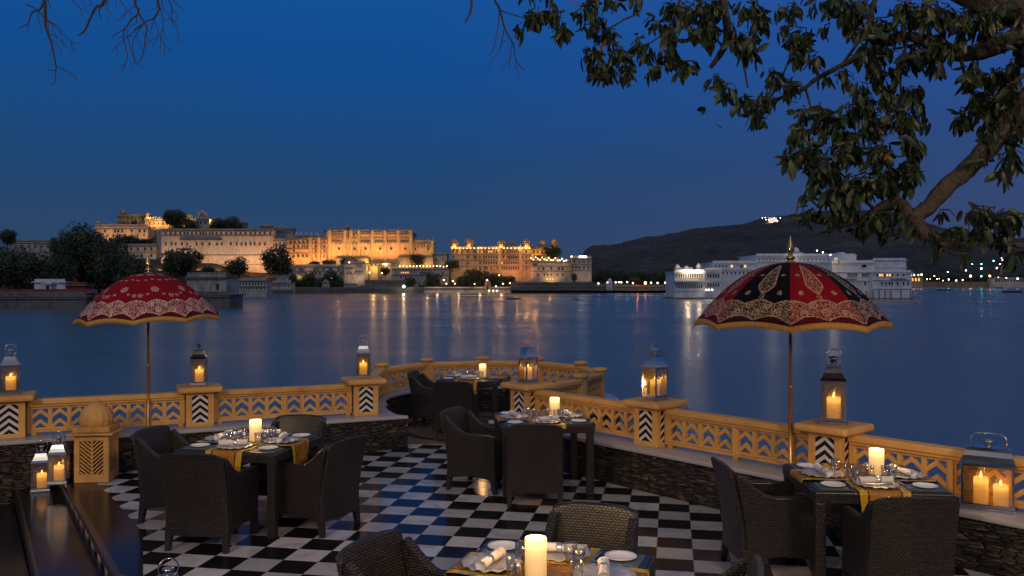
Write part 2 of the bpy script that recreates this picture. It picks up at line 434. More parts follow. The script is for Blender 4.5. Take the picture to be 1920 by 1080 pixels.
def m_wall(name, col, dirt, rough=.85, sc=.05):
    t = NT(name); v = t.obj(); mp = t.n('ShaderNodeMapping'); mp.inputs['Scale'].default_value = (1, 1, .35); t.l(v, mp.inputs[0])
    n = t.math('ADD', t.math('MULTIPLY', t.noise(mp.outputs[0], sc*2, 6, .7), .5), t.math('MULTIPLY', t.noise(mp.outputs[0], sc*14, 6, .7), .5))
    c = t.ramp(n, [(.36, dirt), (.52, col), (.75, tuple(min(1, x*1.15) for x in col))])
    t.bsdf(c, rough, 0, t.bump(n, .3)); return t.mat
M['palace'] = m_wall('palace_plaster', (.52, .38, .22), (.20, .13, .08))
M['palace_pale'] = m_wall('pale_plaster', (.52, .46, .38), (.25, .20, .16))
M['old_white'] = m_wall('weathered_whitewash', (.52, .48, .42), (.17, .15, .13))
M['ghat'] = m_wall('ghat_stone', (.20, .175, .15), (.075, .062, .052))
M['white_plaster'] = m_wall('white_plaster', (.80, .80, .80), (.50, .51, .53))
M['roof_stone'] = m_wall('roof_stone', (.22, .20, .18), (.10, .09, .08))
M['red_wall'] = m_wall('red_wall', (.28, .06, .04), (.12, .03, .02))
M['blue_tent'] = m_wall('white_tent', (.55, .58, .60), (.4, .42, .44))
M['earth'] = m_wall('earth', (.06, .05, .035), (.025, .022, .015))
M['win_dark'] = plain('dark_window', (.02, .016, .013), .4)
M['win_lit'] = emitter('lit_window', (1, .45, .12), 1.6)
M['bulb'] = emitter('warm_bulb', (1, .62, .28), 9)
M['bulb_white'] = emitter('white_bulb', (1, .93, .78), 11)
M['bulb_orange'] = emitter('orange_bulb', (1, .36, .10), 30)
M['bulb_green'] = emitter('green_bulb', (.10, 1, .42), 30)
M['lamp_post'] = plain('lamp_post_paint', (.05, .05, .05), .5)
M['boat'] = plain('boat_paint', (.30, .31, .33), .5)

# ------------------------------------------------------------------ terrace: floor, walls, coping, balustrade
DL = Vector((.914, .406)).normalized(); NL = Vector((-DL.y, DL.x))
DR = Vector((.646, -.763)).normalized(); NR = Vector((-DR.y, DR.x))
PL = [Vector((-5.86+DL.x*0, 10.16)), Vector((-3.96, 11.005)), Vector((-2.03, 11.87))]
PR = [Vector((.21, 11.30)), Vector((1.59, 9.67)), Vector((2.975, 8.04))]
CC = Vector((-.40, 13.5)); RR = 1.80
LEDGE = .45
def lineoff(p, d, n, s, off): q = p+d*s+n*off; return (q.x, q.y)
def strip(pin, pout, z0, z1, mb, mi=0):
    for i in range(len(pin)-1):
        a, b, c, d = pin[i], pin[i+1], pout[i+1], pout[i]
        vs = [(p[0], p[1], z) for z in (z0, z1) for p in (a, b, c, d)]
        fs = [(3, 2, 1, 0), (4, 5, 6, 7), (0, 1, 5, 4), (2, 3, 7, 6)]
        if i == 0: fs.append((3, 0, 4, 7))
        if i == len(pin)-2: fs.append((1, 2, 6, 5))
        mb.add(vs, fs, mi)
def arc(r, a0, a1, n): return [(CC.x+r*math.cos(math.radians(a0+(a1-a0)*k/n)), CC.y+r*math.sin(math.radians(a0+(a1-a0)*k/n))) for k in range(n+1)]
def offs(inn, out):
    A = ([lineoff(PL[0], DL, NL, -4.2, inn), lineoff(PL[2], DL, NL, .53, inn)], [lineoff(PL[0], DL, NL, -4.2, out), lineoff(PL[2], DL, NL, .1, out)])
    B = ([lineoff(PR[0], DR, NR, -.38, inn), lineoff(PR[2], DR, NR, 5.4, inn)], [lineoff(PR[0], DR, NR, -.05, out), lineoff(PR[2], DR, NR, 5.4, out)])
    return A, B
A, B = offs(-.365, .26)
mb = MB(); strip(A[0], A[1], .405, LEDGE, mb); strip(B[0], B[1], .405, LEDGE, mb)
inner = [(-1.55, 11.83), (-1.75, 12.3), (-1.87, 12.75)]+arc(1.55, 200, -48, 36)+[(.45, 11.95), (.05, 11.35)]
outer = [(-2.05, 12.0), (-2.45, 12.35), (-2.42, 12.75)]+arc(2.06, 200, -48, 36)+[(.95, 11.75), (.42, 11.25)]
strip(inner, outer, .402, LEDGE-.003, mb)
o = mb.build('marble_coping', M['marble']); tag(o, 'white marble coping ledge running along the top of the slate terrace wall', 'ledge'); bevel(o, .012)
mb = MB()
A, B = offs(-.335, .22); strip(A[0], A[1], WATER-.5, .404, mb); strip(B[0], B[1], WATER-.5, .404, mb)
inner2 = [(-1.58, 11.86), (-1.78, 12.3), (-1.90, 12.75)]+arc(1.58, 200, -48, 36)+[(.47, 11.93), (.08, 11.33)]
strip(inner2, outer, WATER-.5, .401, mb)
o = mb.build('slate_wall', M['slate']); tag(o, 'low wall of stacked dark slate around the terrace under the marble coping', 'wall')

lineA0 = G(100, 885); lineA0 = (lineA0.x, lineA0.y)
e1 = lineoff(PL[0], DL, NL, 0, -.1); e2 = lineoff(PL[2], DL, NL, .5, -.1)
r1 = lineoff(PR[0], DR, NR, -.3, -.1); r2 = lineoff(PR[2], DR, NR, 5.3, -.1)
la = (-5.50, 10.42)
floor_poly = [(-2.0, 5.03), (-2.0, -9), (9, -9), (9, 1.0), r2, r1, (-.2, 12.15), (-1.7, 12.15), e2, (-5.40, 10.36)]
mb = MB(); mb.prism(floor_poly, -.5, 0.0)
o = mb.build('terrace_floor', M['floor']); tag(o, kind='structure')
mb = MB(); mb.prism([(-1.75, 12.08), (-.15, 12.08), (.1, 11.5)]+arc(1.62, -55, 205, 40), -.3, .004)
o = mb.build('bastion_floor', M['bastion']); tag(o, kind='structure')
# black granite strip beside the steps, then two steps down to the left
gA = G(165, 890); gB = G(268, 1000); gC = G(268, 1080)
mb = MB(); mb.prism([(-5.42, 10.40), (-2.0, 5.14), (-2.0, 3.0), (-1.9, 3.0), (gC.x+.45, gC.y-1.2), (gC.x, gC.y), (gB.x, gB.y), ((gA.x+gB.x)/2+.02, (gA.y+gB.y)/2), (gA.x, gA.y), (-5.0, 10.5)], -.02, .004)
o = mb.build('granite_border', M['granite']); tag(o, kind='structure')
mb = MB()
mb.prism([(-6.12, 10.6), (-2.6, 5.03), (-2.6, -9), (-2.01, -9), (-2.01, 5.03), (-5.41, 10.36), (-5.43, 10.6)], -.8, -.13)
mb.prism([(-10, 10.6), (-10, -9), (-2.61, -9), (-2.61, 5.03), (-6.13, 10.6)], -.9, -.26)
o = mb.build('granite_steps', M['granite']); tag(o, kind='structure')
mb = MB()
def edge_strip(p, q, w, z0, z1):
    d = (Vector(q)-Vector(p)).normalized(); n = Vector((-d.y, d.x))*w
    mb.prism([p, (p[0]-n.x, p[1]-n.y), (q[0]-n.x, q[1]-n.y), q], z0, z1)
edge_strip((-5.42, 10.35), (-2.01, 5.03), -.055, -.05, .010)
edge_strip((-6.05, 10.55), (-2.6, 5.03), -.025, -.2, -.122)
o = mb.build('step_edging', M['trim']); tag(o, kind='structure')

def clip(poly, ax, lim, keep_less):
    out = []
    for i in range(len(poly)):
        a, b = poly[i], poly[(i+1) % len(poly)]
        ia = (a[ax] <= lim) if keep_less else (a[ax] >= lim); ib = (b[ax] <= lim) if keep_less else (b[ax] >= lim)
        if ia: out.append(a)
        if ia != ib:
            t = (lim-a[ax])/(b[ax]-a[ax]); out.append((a[0]+(b[0]-a[0])*t, a[1]+(b[1]-a[1])*t))
    return out
def xz_prism(mb, poly, y0, y1, mi=0, Mx=None):
    n = len(poly)
    if n < 3: return
    ar = sum(poly[i][0]*poly[(i+1) % n][1]-poly[(i+1) % n][0]*poly[i][1] for i in range(n))
    if ar < 0: poly = poly[::-1]
    vs = [(x, y0, z) for x, z in poly]+[(x, y1, z) for x, z in poly]
    fs = [tuple(range(n)), tuple(range(2*n-1, n-1, -1))]+[((i+1) % n, i, n+i, n+(i+1) % n) for i in range(n)]
    mb.add(vs, fs, mi, False, Mx)
def chevron(mb, x0, x1, z0, z1, apex, drop, th, y0, y1, mi, Mx=None):     # inverted V, apex at the centre
    xc = (x0+x1)/2
    for a, b in ((x0, xc), (x1, xc)):
        p = [(a, apex-drop), (b, apex), (b, apex-th), (a, apex-drop-th)]
        p = clip(p, 1, z0, False)
        if len(p) > 2: p = clip(p, 1, z1, True)
        xz_prism(mb, p, y0, y1, mi, Mx)

def make_pillar():
    r = empty('pillar', (0, 0, LEDGE))
    mb = MB(); w = .165
    mb.box(-w, w, -w, w, 0, .02)
    for sx in (-1, 1):
        for sy in (-1, 1): mb.box(min(sx*w, sx*(w-.07)), max(sx*w, sx*(w-.07)), min(sy*w, sy*(w-.07)), max(sy*w, sy*(w-.07)), .0201, .425)
    mb.box(-w+.02, w-.02, -w+.02, w-.02, .0201, .425)
    mb.box(-w+.003, w-.003, -w+.003, w-.003, .0201, .05); mb.box(-w+.003, w-.003, -w+.003, w-.003, .39, .4249)
    o = mb.build('shaft', M['sandstone'], r); bevel(o, .006)
    mb = MB(); c = .265
    mb.box(-c, c, -c, c, .4255, .5)
    o = mb.build('cap', M['sandstone'], r); bevel(o, .03, 4)
    for k in range(4):
        mb = MB(); Mx = Matrix.Rotation(k*PI/2, 4, 'Z'); x = .094
        mb.box(-x, x, -w+.012, -w+.0195, .0505, .3895, 0, Mx)
        z = .03
        for j in range(7):
            chevron(mb, -x, x, .052, .388, z+j*.084+.075, .075, .042, -w+.009, -w+.012, 1, Mx)
        mb.build('chevron_panel', [M['white_tile'], M['black_tile']], r)
    return r
pil = make_pillar()
names = ['chevron pillar at the far left carrying a silver lantern', 'chevron pillar left of the rattan dining set with a black-roofed lantern on top',
         'chevron pillar at the left end of the round bastion', 'chevron pillar between the bastion table and the middle table',
         'chevron pillar halfway along the right balustrade', 'chevron pillar behind the right dining table']
for i, (p, d) in enumerate([(PL[0], DL), (PL[1], DL), (PL[2], DL), (PR[0], DR), (PR[1], DR), (PR[2], DR)]):
    o = pil if i == 0 else copy_tree(pil)
    o.location = (p.x, p.y, LEDGE+.0005); o.rotation_euler = (0, 0, math.atan2(d.y, d.x))
    tag(o, names[i], 'pillar', 'sandstone pillars with black and white chevrons')

def lattice_mesh(w, h):
    mb = MB(); t = .022; y0, y1 = -.020, .020
    mb.box(0, t, y0, y1, 0, h); mb.box(w-t, w, y0, y1, 0, h); mb.box(t, w-t, y0, y1, 0, t); mb.box(t, w-t, y0, y1, h-t, h)
    chevron(mb, t, w-t, t, h-t, h-t, .066, .048, y0+.004, y1-.004, 0)
    chevron(mb, t, w-t, t, h-t, h*.47, .066, .048, y0+.004, y1-.004, 0)
    return mb
def post_mesh(r):
    mb = MB(); mb.box(-.065, .065, -.065, .065, 0, .44); mb.box(-.085, .085, -.085, .085, 0, .05)
    o = mb.build('shaft', M['sandstone'], r); bevel(o, .008)
    mb = MB(); mb.lathe([(.085, .4405), (.115, .455), (.125, .475), (.115, .495), (.09, .503)], 20)
    mb.build('cap', M['sandstone'], r)
LAT = {}
def rail(p, q, n, label, post_mid=True):
    p = Vector(p); q = Vector(q); d = q-p; L = d.length; a = math.atan2(d.y, d.x)
    r = empty('balustrade', (p.x, p.y, LEDGE), a, label, 'balustrade', 'sandstone balustrade sections')
    mb = MB(); mb.box(0, L, -.055, .055, .33, .36); mb.box(0, L, -.075, .075, .36, .425); o = mb.build('top_rail', M['sandstone'], r); bevel(o, .02, 3)
    mb = MB(); mb.box(0, L, -.045, .045, .03, .06)
    for k in range(3 if L > 1.4 else 2):
        x = .04+(L-.12)*k/(2 if L > 1.4 else 1); mb.box(x, x+.06, -.04, .04, 0, .0295)
    o = mb.build('bottom_rail', M['sandstone'], r); bevel(o, .006)
    mid = L > 1.4
    for x in [.0, L-.035]+([L/2-.0175] if mid else []):
        mb = MB(); mb.box(x, x+.035, -.04, .04, .0605, .3295); mb.build('upright', M['sandstone'], r)
    segs = [(.036, L/2-.0185), (L/2+.0185, L-.036)] if mid else [(.036, L-.036)]
    for (a0, a1) in segs:
        m = max(1, n//len(segs)); w = (a1-a0)/m; key = round(w, 4)
        for k in range(m):
            if key not in LAT:
                ob = lattice_mesh(w-.001, .267).build('lattice_panel', M['sandstone'], r); LAT[key] = ob.data
            else:
                ob = bpy.data.objects.new('lattice_panel', LAT[key]); COL.objects.link(ob); ob.parent = r; KIDS.setdefault(r.name, []).append(ob)
            ob.location = (a0+k*w, 0, .0615)
    return r
def between(p, q, e=.17):
    d = (Vector(q)-Vector(p)).normalized(); return Vector(p)+d*e, Vector(q)-d*e
a, b = between(PL[0]-DL*2.09, PL[0]); rail(a, b, 8, 'sandstone balustrade section leaving the frame at the far left edge')
a, b = between(PL[0], PL[1]); rail(a, b, 8, 'sandstone balustrade section behind the domed stone lamp')
a, b = between(PL[1], PL[2]); rail(a, b, 8, 'sandstone balustrade section behind the left dining table')
a, b = between(PR[0], PR[1]); rail(a, b, 8, 'sandstone balustrade section behind the middle dining table')
a, b = between(PR[1], PR[2]); rail(a, b, 8, 'sandstone balustrade section left of the red and black parasol pole')
a, b = between(PR[2], PR[2]+DR*2.13); rail(a, b, 8, 'sandstone balustrade section behind the right dining table and the wide lantern')
def PX(px, py): Y = 1.3*F/(py-HY); return Vector(((px-960)/F*Y, Y))
posts = [PX(716, 680), PX(801, 671), PX(905, 668.3), PX(1009, 668.7), PX(1089, 677), PX(1125, 689), PX(1089, 700.5)]
pn = ['leftmost small balustrade post of the round bastion', 'second small post of the bastion from its left end', 'small bastion post above the farthest table candle',
      'small bastion post just right of the corner lantern', 'small bastion post at the far right curve', 'rightmost small post of the bastion overhanging the lake', 'small post on the near right return of the bastion']
first = None
for i, p in enumerate(posts):
    d = p-CC; ang = math.atan2(d.y, d.x)+PI/2
    if first is None:
        first = empty('balustrade_post', (0, 0, 0)); post_mesh(first); o = first
    else: o = copy_tree(first)
    o.location = (p.x, p.y, LEDGE-.003); o.rotation_euler = (0, 0, ang); tag(o, pn[i], 'post', 'small posts of the round bastion')
ring = [('sandstone balustrade section between the left chevron pillar and the bastion', PL[2]+DL*.0+NL*.0, posts[0], .17, .07, 8),
        ('curved bastion balustrade, first section from the left', posts[0], posts[1], .07, .07, 4), ('curved bastion balustrade section behind the bastion chairs', posts[1], posts[2], .07, .07, 4),
        ('curved bastion balustrade section behind the farthest candle', posts[2], posts[3], .07, .07, 4), ('curved bastion balustrade section right of the corner lantern', posts[3], posts[4], .07, .07, 4),
        ('short end section of the bastion balustrade at its far right', posts[4], posts[5], .07, .07, 4), ('bastion balustrade section seen from outside at the right end', posts[5], posts[6], .07, .07, 4),
        ('balustrade section joining the bastion to the corner chevron pillar', posts[6], PR[0], .07, .17, 5)]
for lab, p, q, e0, e1_, n in ring:
    d = (q-p).normalized(); rail(p+d*e0, q-d*e1_, n, lab)

# domed stone lamp (kiosk) at the left
def make_kiosk():
    p = G(174, 888); r = empty('stone_lamp', (p.x+.19, 9.93, 0.0045), math.radians(8), 'carved yellow sandstone lamp with ribbed dome and pierced herringbone screen by the steps', 'stone lamp')
    mb = MB(); w = .205
    mb.box(-w, w, -w, w, 0, .09); mb.box(-w, w, -w, w, .48, .545)
    for sx in (-1, 1):
        for sy in (-1, 1): mb.box(min(sx*w, sx*(w-.065)), max(sx*w, sx*(w-.065)), min(sy*w, sy*(w-.065)), max(sy*w, sy*(w-.065)), .0901, .4799)
    o = mb.build('body', M['sandstone'], r); bevel(o, .005)
    mb = MB(); mb.box(-.28, .28, -.28, .28, .5455, .575); mb.box(-.22, .22, -.22, .22, .5755, .64); o = mb.build('eave', M['sandstone'], r); bevel(o, .012)
    for k in range(4):
        mb = MB(); Mx = Matrix.Rotation(k*PI/2, 4, 'Z'); x = .138; y0, y1 = -w+.02, -w+.04
        mb.box(-.008, .008, y0, y1, .091, .479, 0, Mx)
        for j in range(11):
            z = .0+j*.046
            for sgn in (-1, 1):
                p_ = [(sgn*.0085, z), (sgn*x, z+.11), (sgn*x, z+.131), (sgn*.0085, z+.021)]
                p_ = clip(clip(p_, 1, .091, False), 1, .479, True) if True else p_
                if len(p_) > 2: xz_prism(mb, p_, y0, y1, 0, Mx)
        mb.build('pierced_screen', M['sandstone'], r)
    mb = MB(); mb.box(-.13, .13, -.13, .13, .0905, .4795); mb.build('shade_core', M['win_dark'], r)  # dark box put in as the shade behind the pierced screen
    # ribbed dome
    mb = MB(); n = 64; prof = [(.185, .6405), (.195, .665), (.20, .70), (.195, .75), (.175, .80), (.14, .85), (.09, .885), (.045, .902), (.02, .91)]
    vs = []; fs = []
    for r0, z in prof:
        for k in range(n):
            a = 2*PI*k/n; rr = r0*(1+.05*abs(math.sin(a*8)))-(.004 if r0 > .05 else 0); vs.append((rr*math.cos(a), rr*math.sin(a), z))
    for i in range(len(prof)-1):
        for k in range(n): fs.append((i*n+k, i*n+(k+1) % n, (i+1)*n+(k+1) % n, (i+1)*n+k))
    fs.append(tuple((len(prof)-1)*n+k for k in range(n)))
    mb.add(vs, fs, 0, True); mb.lathe([(.02, .91), (.028, .92), (.012, .935), (.016, .945), (.002, .965)], 12)
    mb.build('dome', M['sandstone'], r)
    r.scale = (.90, .90, .97)
make_kiosk()

# ------------------------------------------------------------------ rattan chairs
CH = .85
def recl(z): return -.10*max(0, (z-.3)/.55)**1.3
def make_chair():
    r = empty('rattan_chair', (0, 0, 0))
    def fb(u, v):
        z = .13+(CH-.13)*v; x = (u-.5)*.56; e = abs(2*u-1)
        z2 = z-(.035*e**4)*max(0, (v-.6)/.4)
        x2 = x*(1+.0*v)
        y = -.28+recl(z)-.02*(1-e**2)
        th = .045-.012*v
        return (x2, y, z2), (x2*.985, y+th, z2-.006*v)
    mb = MB(); mb.slab(fb, 18, 18); o = mb.build('backrest', M['wicker'], r); bevel(o, .012, 3)
    for s in (-1, 1):
        prof = []                                   # (y,z) outline of the side panel
        for z in (.13, .3, .5, .65, .76): prof.append((-.262+recl(z)+.02, z))
        for t in range(9):
            k = t/8; prof.append((-.30+.29*k**.8, .80-.175*(1-(1-k)**2.2)))
        prof += [(.20, .622), (.285, .612), (.30, .60), (.30, .13), (.22, .15), (0, .17), (-.16, .15)]
        prof = prof[::1]
        mb = MB(); n = len(prof); x0, x1 = (s*.285, s*.225)
        if x0 > x1: x0, x1 = x1, x0
        ar = sum(prof[i][0]*prof[(i+1) % n][1]-prof[(i+1) % n][0]*prof[i][1] for i in range(n))
        if ar < 0: prof = prof[::-1]
        vs = [(x0, y, z) for y, z in prof]+[(x1, y, z) for y, z in prof]
        fs = [tuple(range(n-1, -1, -1)), tuple(range(n, 2*n))]+[(i, (i+1) % n, n+(i+1) % n, n+i) for i in range(n)]
        mb.add(vs, fs); o = mb.build('armrest', M['wicker'], r); bevel(o, .016, 3)
    mb = MB(); mb.box(-.223, .223, -.235, .285, .30, .385); mb.box(-.223, .223, .255, .284, .14, .2995)
    o = mb.build('seat', M['wicker'], r); bevel(o, .012)
    for sx in (-1, 1):
        for sy in (-1, 1):
            mb = MB(); x, y = sx*.252, (.265 if sy > 0 else -.245)
            a, b = .032, .022; dx, dy = sx*.006, sy*.03-(.0)
            vs = [(x+i*b+dx, y+j*b+dy, 0) for i, j in ((-1, -1), (1, -1), (1, 1), (-1, 1))]+[(x+i*a, y+j*a, .22) for i, j in ((-1, -1), (1, -1), (1, 1), (-1, 1))]
            mb.add(vs, [(3, 2, 1, 0), (4, 5, 6, 7), (0, 1, 5, 4), (1, 2, 6, 5), (2, 3, 7, 6), (3, 0, 4, 7)])
            o = mb.build('leg', M['wicker'], r); bevel(o, .005)
    return r
chair0 = make_chair(); used = [0]
def chair(bx, by, fx, fy, label):
    o = chair0 if used[0] == 0 else copy_tree(chair0); used[0] += 1
    f = Vector((fx, fy)).normalized()
    o.location = (bx+f.x*.27, by+f.y*.27, .0005); o.rotation_euler = (0, 0, math.atan2(-f.x, f.y))
    tag(o, label, 'chair', 'dark woven rattan armchairs'); return o
chair(-2.63, 7.26, .14, .99, 'rattan armchair with its back to us at the near side of the left table')
chair(-3.40, 8.38, .95, -.24, 'rattan armchair at the far left end of the left table, facing right')
chair(-2.25, 9.12, -.1, -1, 'rattan armchair behind the left table in front of the slate wall')
chair(-1.56, 7.89, -.9, .44, 'rattan armchair turned away at the right side of the left table')
chair(.23, 8.72, .06, 1, 'rattan armchair with its back to us at the near side of the middle table')
chair(-.58, 9.68, .9, -.42, 'rattan armchair at the left side of the middle table, seen from its side')
chair(-1.47, 13.75, .95, -.2, 'rattan armchair leftmost on the round bastion, facing right')
chair(-.84, 12.45, .1, 1, 'rattan armchair with its back to us at the bastion table')
chair(1.74, 6.85, 1, .02, 'rattan armchair at the left side of the right table, facing right')
chair(2.66, 5.80, .08, 1, 'rattan armchair with its back to us at the near side of the right table')
chair(.50, 5.43, -.3, -.95, 'rattan armchair facing us behind the foreground table')
chair(-.70, 4.74, .87, -.49, 'rattan armchair at the bottom left beside the foreground table')
chair(1.12, 4.33, -.95, .25, 'rattan armchair showing only its curved back top at the bottom edge')

# ------------------------------------------------------------------ tables and what lies on them
TZ = .75
def make_table():
    r = empty('dining_table', (0, 0, 0)); h = .49
    mb = MB(); mb.box(-h, h, -h, h, .66, .742); o = mb.build('table_frame', M['wicker'], r); bevel(o, .01)
    mb = MB(); mb.box(-h+.02, h-.02, -h+.02, h-.02, .7425, TZ); mb.build('table_top', M['tabletop'], r)
    for sx in (-1, 1):
        for sy in (-1, 1):
            mb = MB(); x, y = sx*(h-.045), sy*(h-.045); mb.box(x-.037, x+.037, y-.037, y+.037, 0, .6595); o = mb.build('leg', M['wicker'], r); bevel(o, .006)
    return r
def runner_mesh(z, half, w, hang0, hang1, seed):
    q = random.Random(seed); n = 60; m = 14; path = []
    tot = hang0+2*half+hang1
    vs = []; fs = []; ac = []
    sk0, sk1 = q.uniform(-.12, .12), q.uniform(-.12, .12); ph = q.uniform(0, 6)
    for i in range(n+1):
        s = -half-hang0+tot*i/n
        for j in range(m+1):
            a = (j/m-.5)*2; x = a*w/2
            over = abs(s)-half-.006
            skew = (sk0 if s < 0 else sk1)*a
            if over > 0:
                o_ = max(0, over*(1+1.6*skew)); y = (half+.010+.012*math.sin(a*5+ph)*min(1, over*8))*(1 if s > 0 else -1); zz = z-o_; x *= (1-.18*min(1, over*3))
            else:
                y = s; zz = z+.0015*(1+math.sin(s*13+a*3+ph))+.0035*max(0, math.sin(s*31+a*7+ph*2))**4
            vs.append((x, y, zz)); ac.append(abs(a))
    k = len(vs)
    for p in list(vs): vs.append((p[0], p[1]*1.0, p[2]-.0012)); 
    ac += ac
    w1 = m+1
    for i in range(n):
        for j in range(m):
            a = i*w1+j; fs.append((a, a+1, a+w1+1, a+w1)); fs.append((k+a+w1, k+a+w1+1, k+a+1, k+a))
    return vs, fs, ac
def runner(name, loc, rz, z, hang0, hang1, seed, label, w=.36):
    vs, fs, ac = runner_mesh(z, .49, w, hang0, hang1, seed)
    mb = MB(); mb.add(vs, fs, 0, True); o = mb.build(name, M['runner'], None, loc, rz)
    at = o.data.attributes.new('across', 'FLOAT', 'POINT'); at.data.foreach_set('value', ac)
    tag(o, label, 'table runner', 'gold silk table runners'); return o
proto = {}
def proto_or_copy(key, make):
    if key not in proto: proto[key] = make(); return proto[key]
    return copy_tree(proto[key])
def place(o, loc, rz, label, cat, group):
    o.location = loc; o.rotation_euler = (0, 0, rz); return tag(o, label, cat, group)
def mk_plate():
    mb = MB(); mb.lathe([(.045, 0), (.055, .003), (.078, .010), (.088, .016), (.087, .018), (.075, .013), (.052, .006), (.0, .005)], 32); return mb.build('side_plate', M['porcelain'])
def mk_mat():
    mb = MB(); mb.box(-.105, .105, -.105, .105, 0, .003); return mb.build('placemat', M['mat'])
def mk_charger():
    mb = MB(); n = 72; vs = []; fs = []
    prof = [(.06, 0), (.115, .004), (.155, .012), (.153, .015), (.11, .007), (.02, .004)]
    for i, (r0, z) in enumerate(prof):
        for k in range(n):
            a = 2*PI*k/n; sc = (1+.05*abs(math.sin(a*7))) if 1 <= i <= 4 else 1
            vs.append((r0*sc*math.cos(a), r0*sc*math.sin(a), z+(.004*math.cos(a*14) if i in (2, 3) else 0)))
    for i in range(len(prof)-1):
        for k in range(n): fs.append((i*n+k, i*n+(k+1) % n, (i+1)*n+(k+1) % n, (i+1)*n+k))
    fs.append(tuple(5*n+k for k in range(n)))
    mb.add(vs, fs, 0, True); return mb.build('charger_plate', M['charger'])
def mk_napkin():
    r = empty('napkin', (0, 0, 0))
    mb = MB(); n = 14; vs = []; fs = []; rows = 20
    for i in range(rows+1):
        x = -.125+.25*i/rows; e = abs(x)/.125
        for k in range(n):
            a = 2*PI*k/n; rr = .024*(1-.22*math.exp(-((x-.02)/.02)**2)+.06*math.sin(a*3+x*60)+.10*e**3)
            vs.append((x, rr*math.cos(a)*1.15, .026+rr*math.sin(a)))
    for i in range(rows):
        for k in range(n): fs.append((i*n+k, (i+1)*n+k, (i+1)*n+(k+1) % n, i*n+(k+1) % n))
    fs.append(tuple(range(n-1, -1, -1))); fs.append(tuple(rows*n+k for k in range(n)))
    mb.add(vs, fs, 0, True); mb.build('cloth', M['linen'], r)
    mb = MB(); mb.tube([(.006, 0, .026), (.012, 0, .026), (.034, 0, .026), (.04, 0, .026)], [.024, .0262, .0262, .024], 20); mb.build('napkin_ring', M['silver'], r)
    return r
def mk_tumbler():
    mb = MB(); mb.lathe([(.028, 0), (.033, .03), (.037, .095), (.0355, .095), (.0315, .03), (.027, .008), (0, .007)], 24); return mb.build('tumbler', M['glass'])
def mk_fork():
    mb = MB(); mb.box(-.004, .004, -.10, .045, .001, .004); mb.box(-.011, .011, .045, .062, .001, .004)
    for x in (-.011, -.0045, .002, .0085): mb.box(x, x+.0028, .062, .10, .002, .005)
    o = mb.build('fork', M['silver']); return o
def mk_knife():
    mb = MB(); mb.prism([(-.005, -.11), (.005, -.11), (.006, 0), (.009, .09), (.004, .11), (-.006, .10), (-.006, 0)], .001, .0045); return mb.build('knife', M['silver'])
def mk_candle():
    r = empty('pillar_candle', (0, 0, 0))
    mb = MB(); mb.lathe([(.054, 0), (.0555, .004), (.0552, .10), (.0555, .186), (.053, .192), (.048, .191), (.040, .178), (.0, .174)], 36); mb.build('wax', M['wax'], r)
    mb = MB(); mb.lathe([(.0015, .172), (.002, .186), (.001, .190)], 6); mb.build('wick', M['lamp_post'], r)
    return r
def mk_shaker():
    r = empty('pepper_shaker', (0, 0, 0))
    mb = MB(); mb.lathe([(.018, 0), (.020, .01), (.017, .05), (.012, .058)], 16); mb.build('jar', M['glass'], r)
    mb = MB(); mb.lathe([(.0125, .0585), (.015, .066), (.013, .082), (.004, .088)], 16); mb.build('lid', M['silver'], r)
    return r
ORD = {0: 'near', 1: 'right', 2: 'far', 3: 'left'}
CORN = {0: 'near left', 1: 'near right', 2: 'far right', 3: 'far left'}
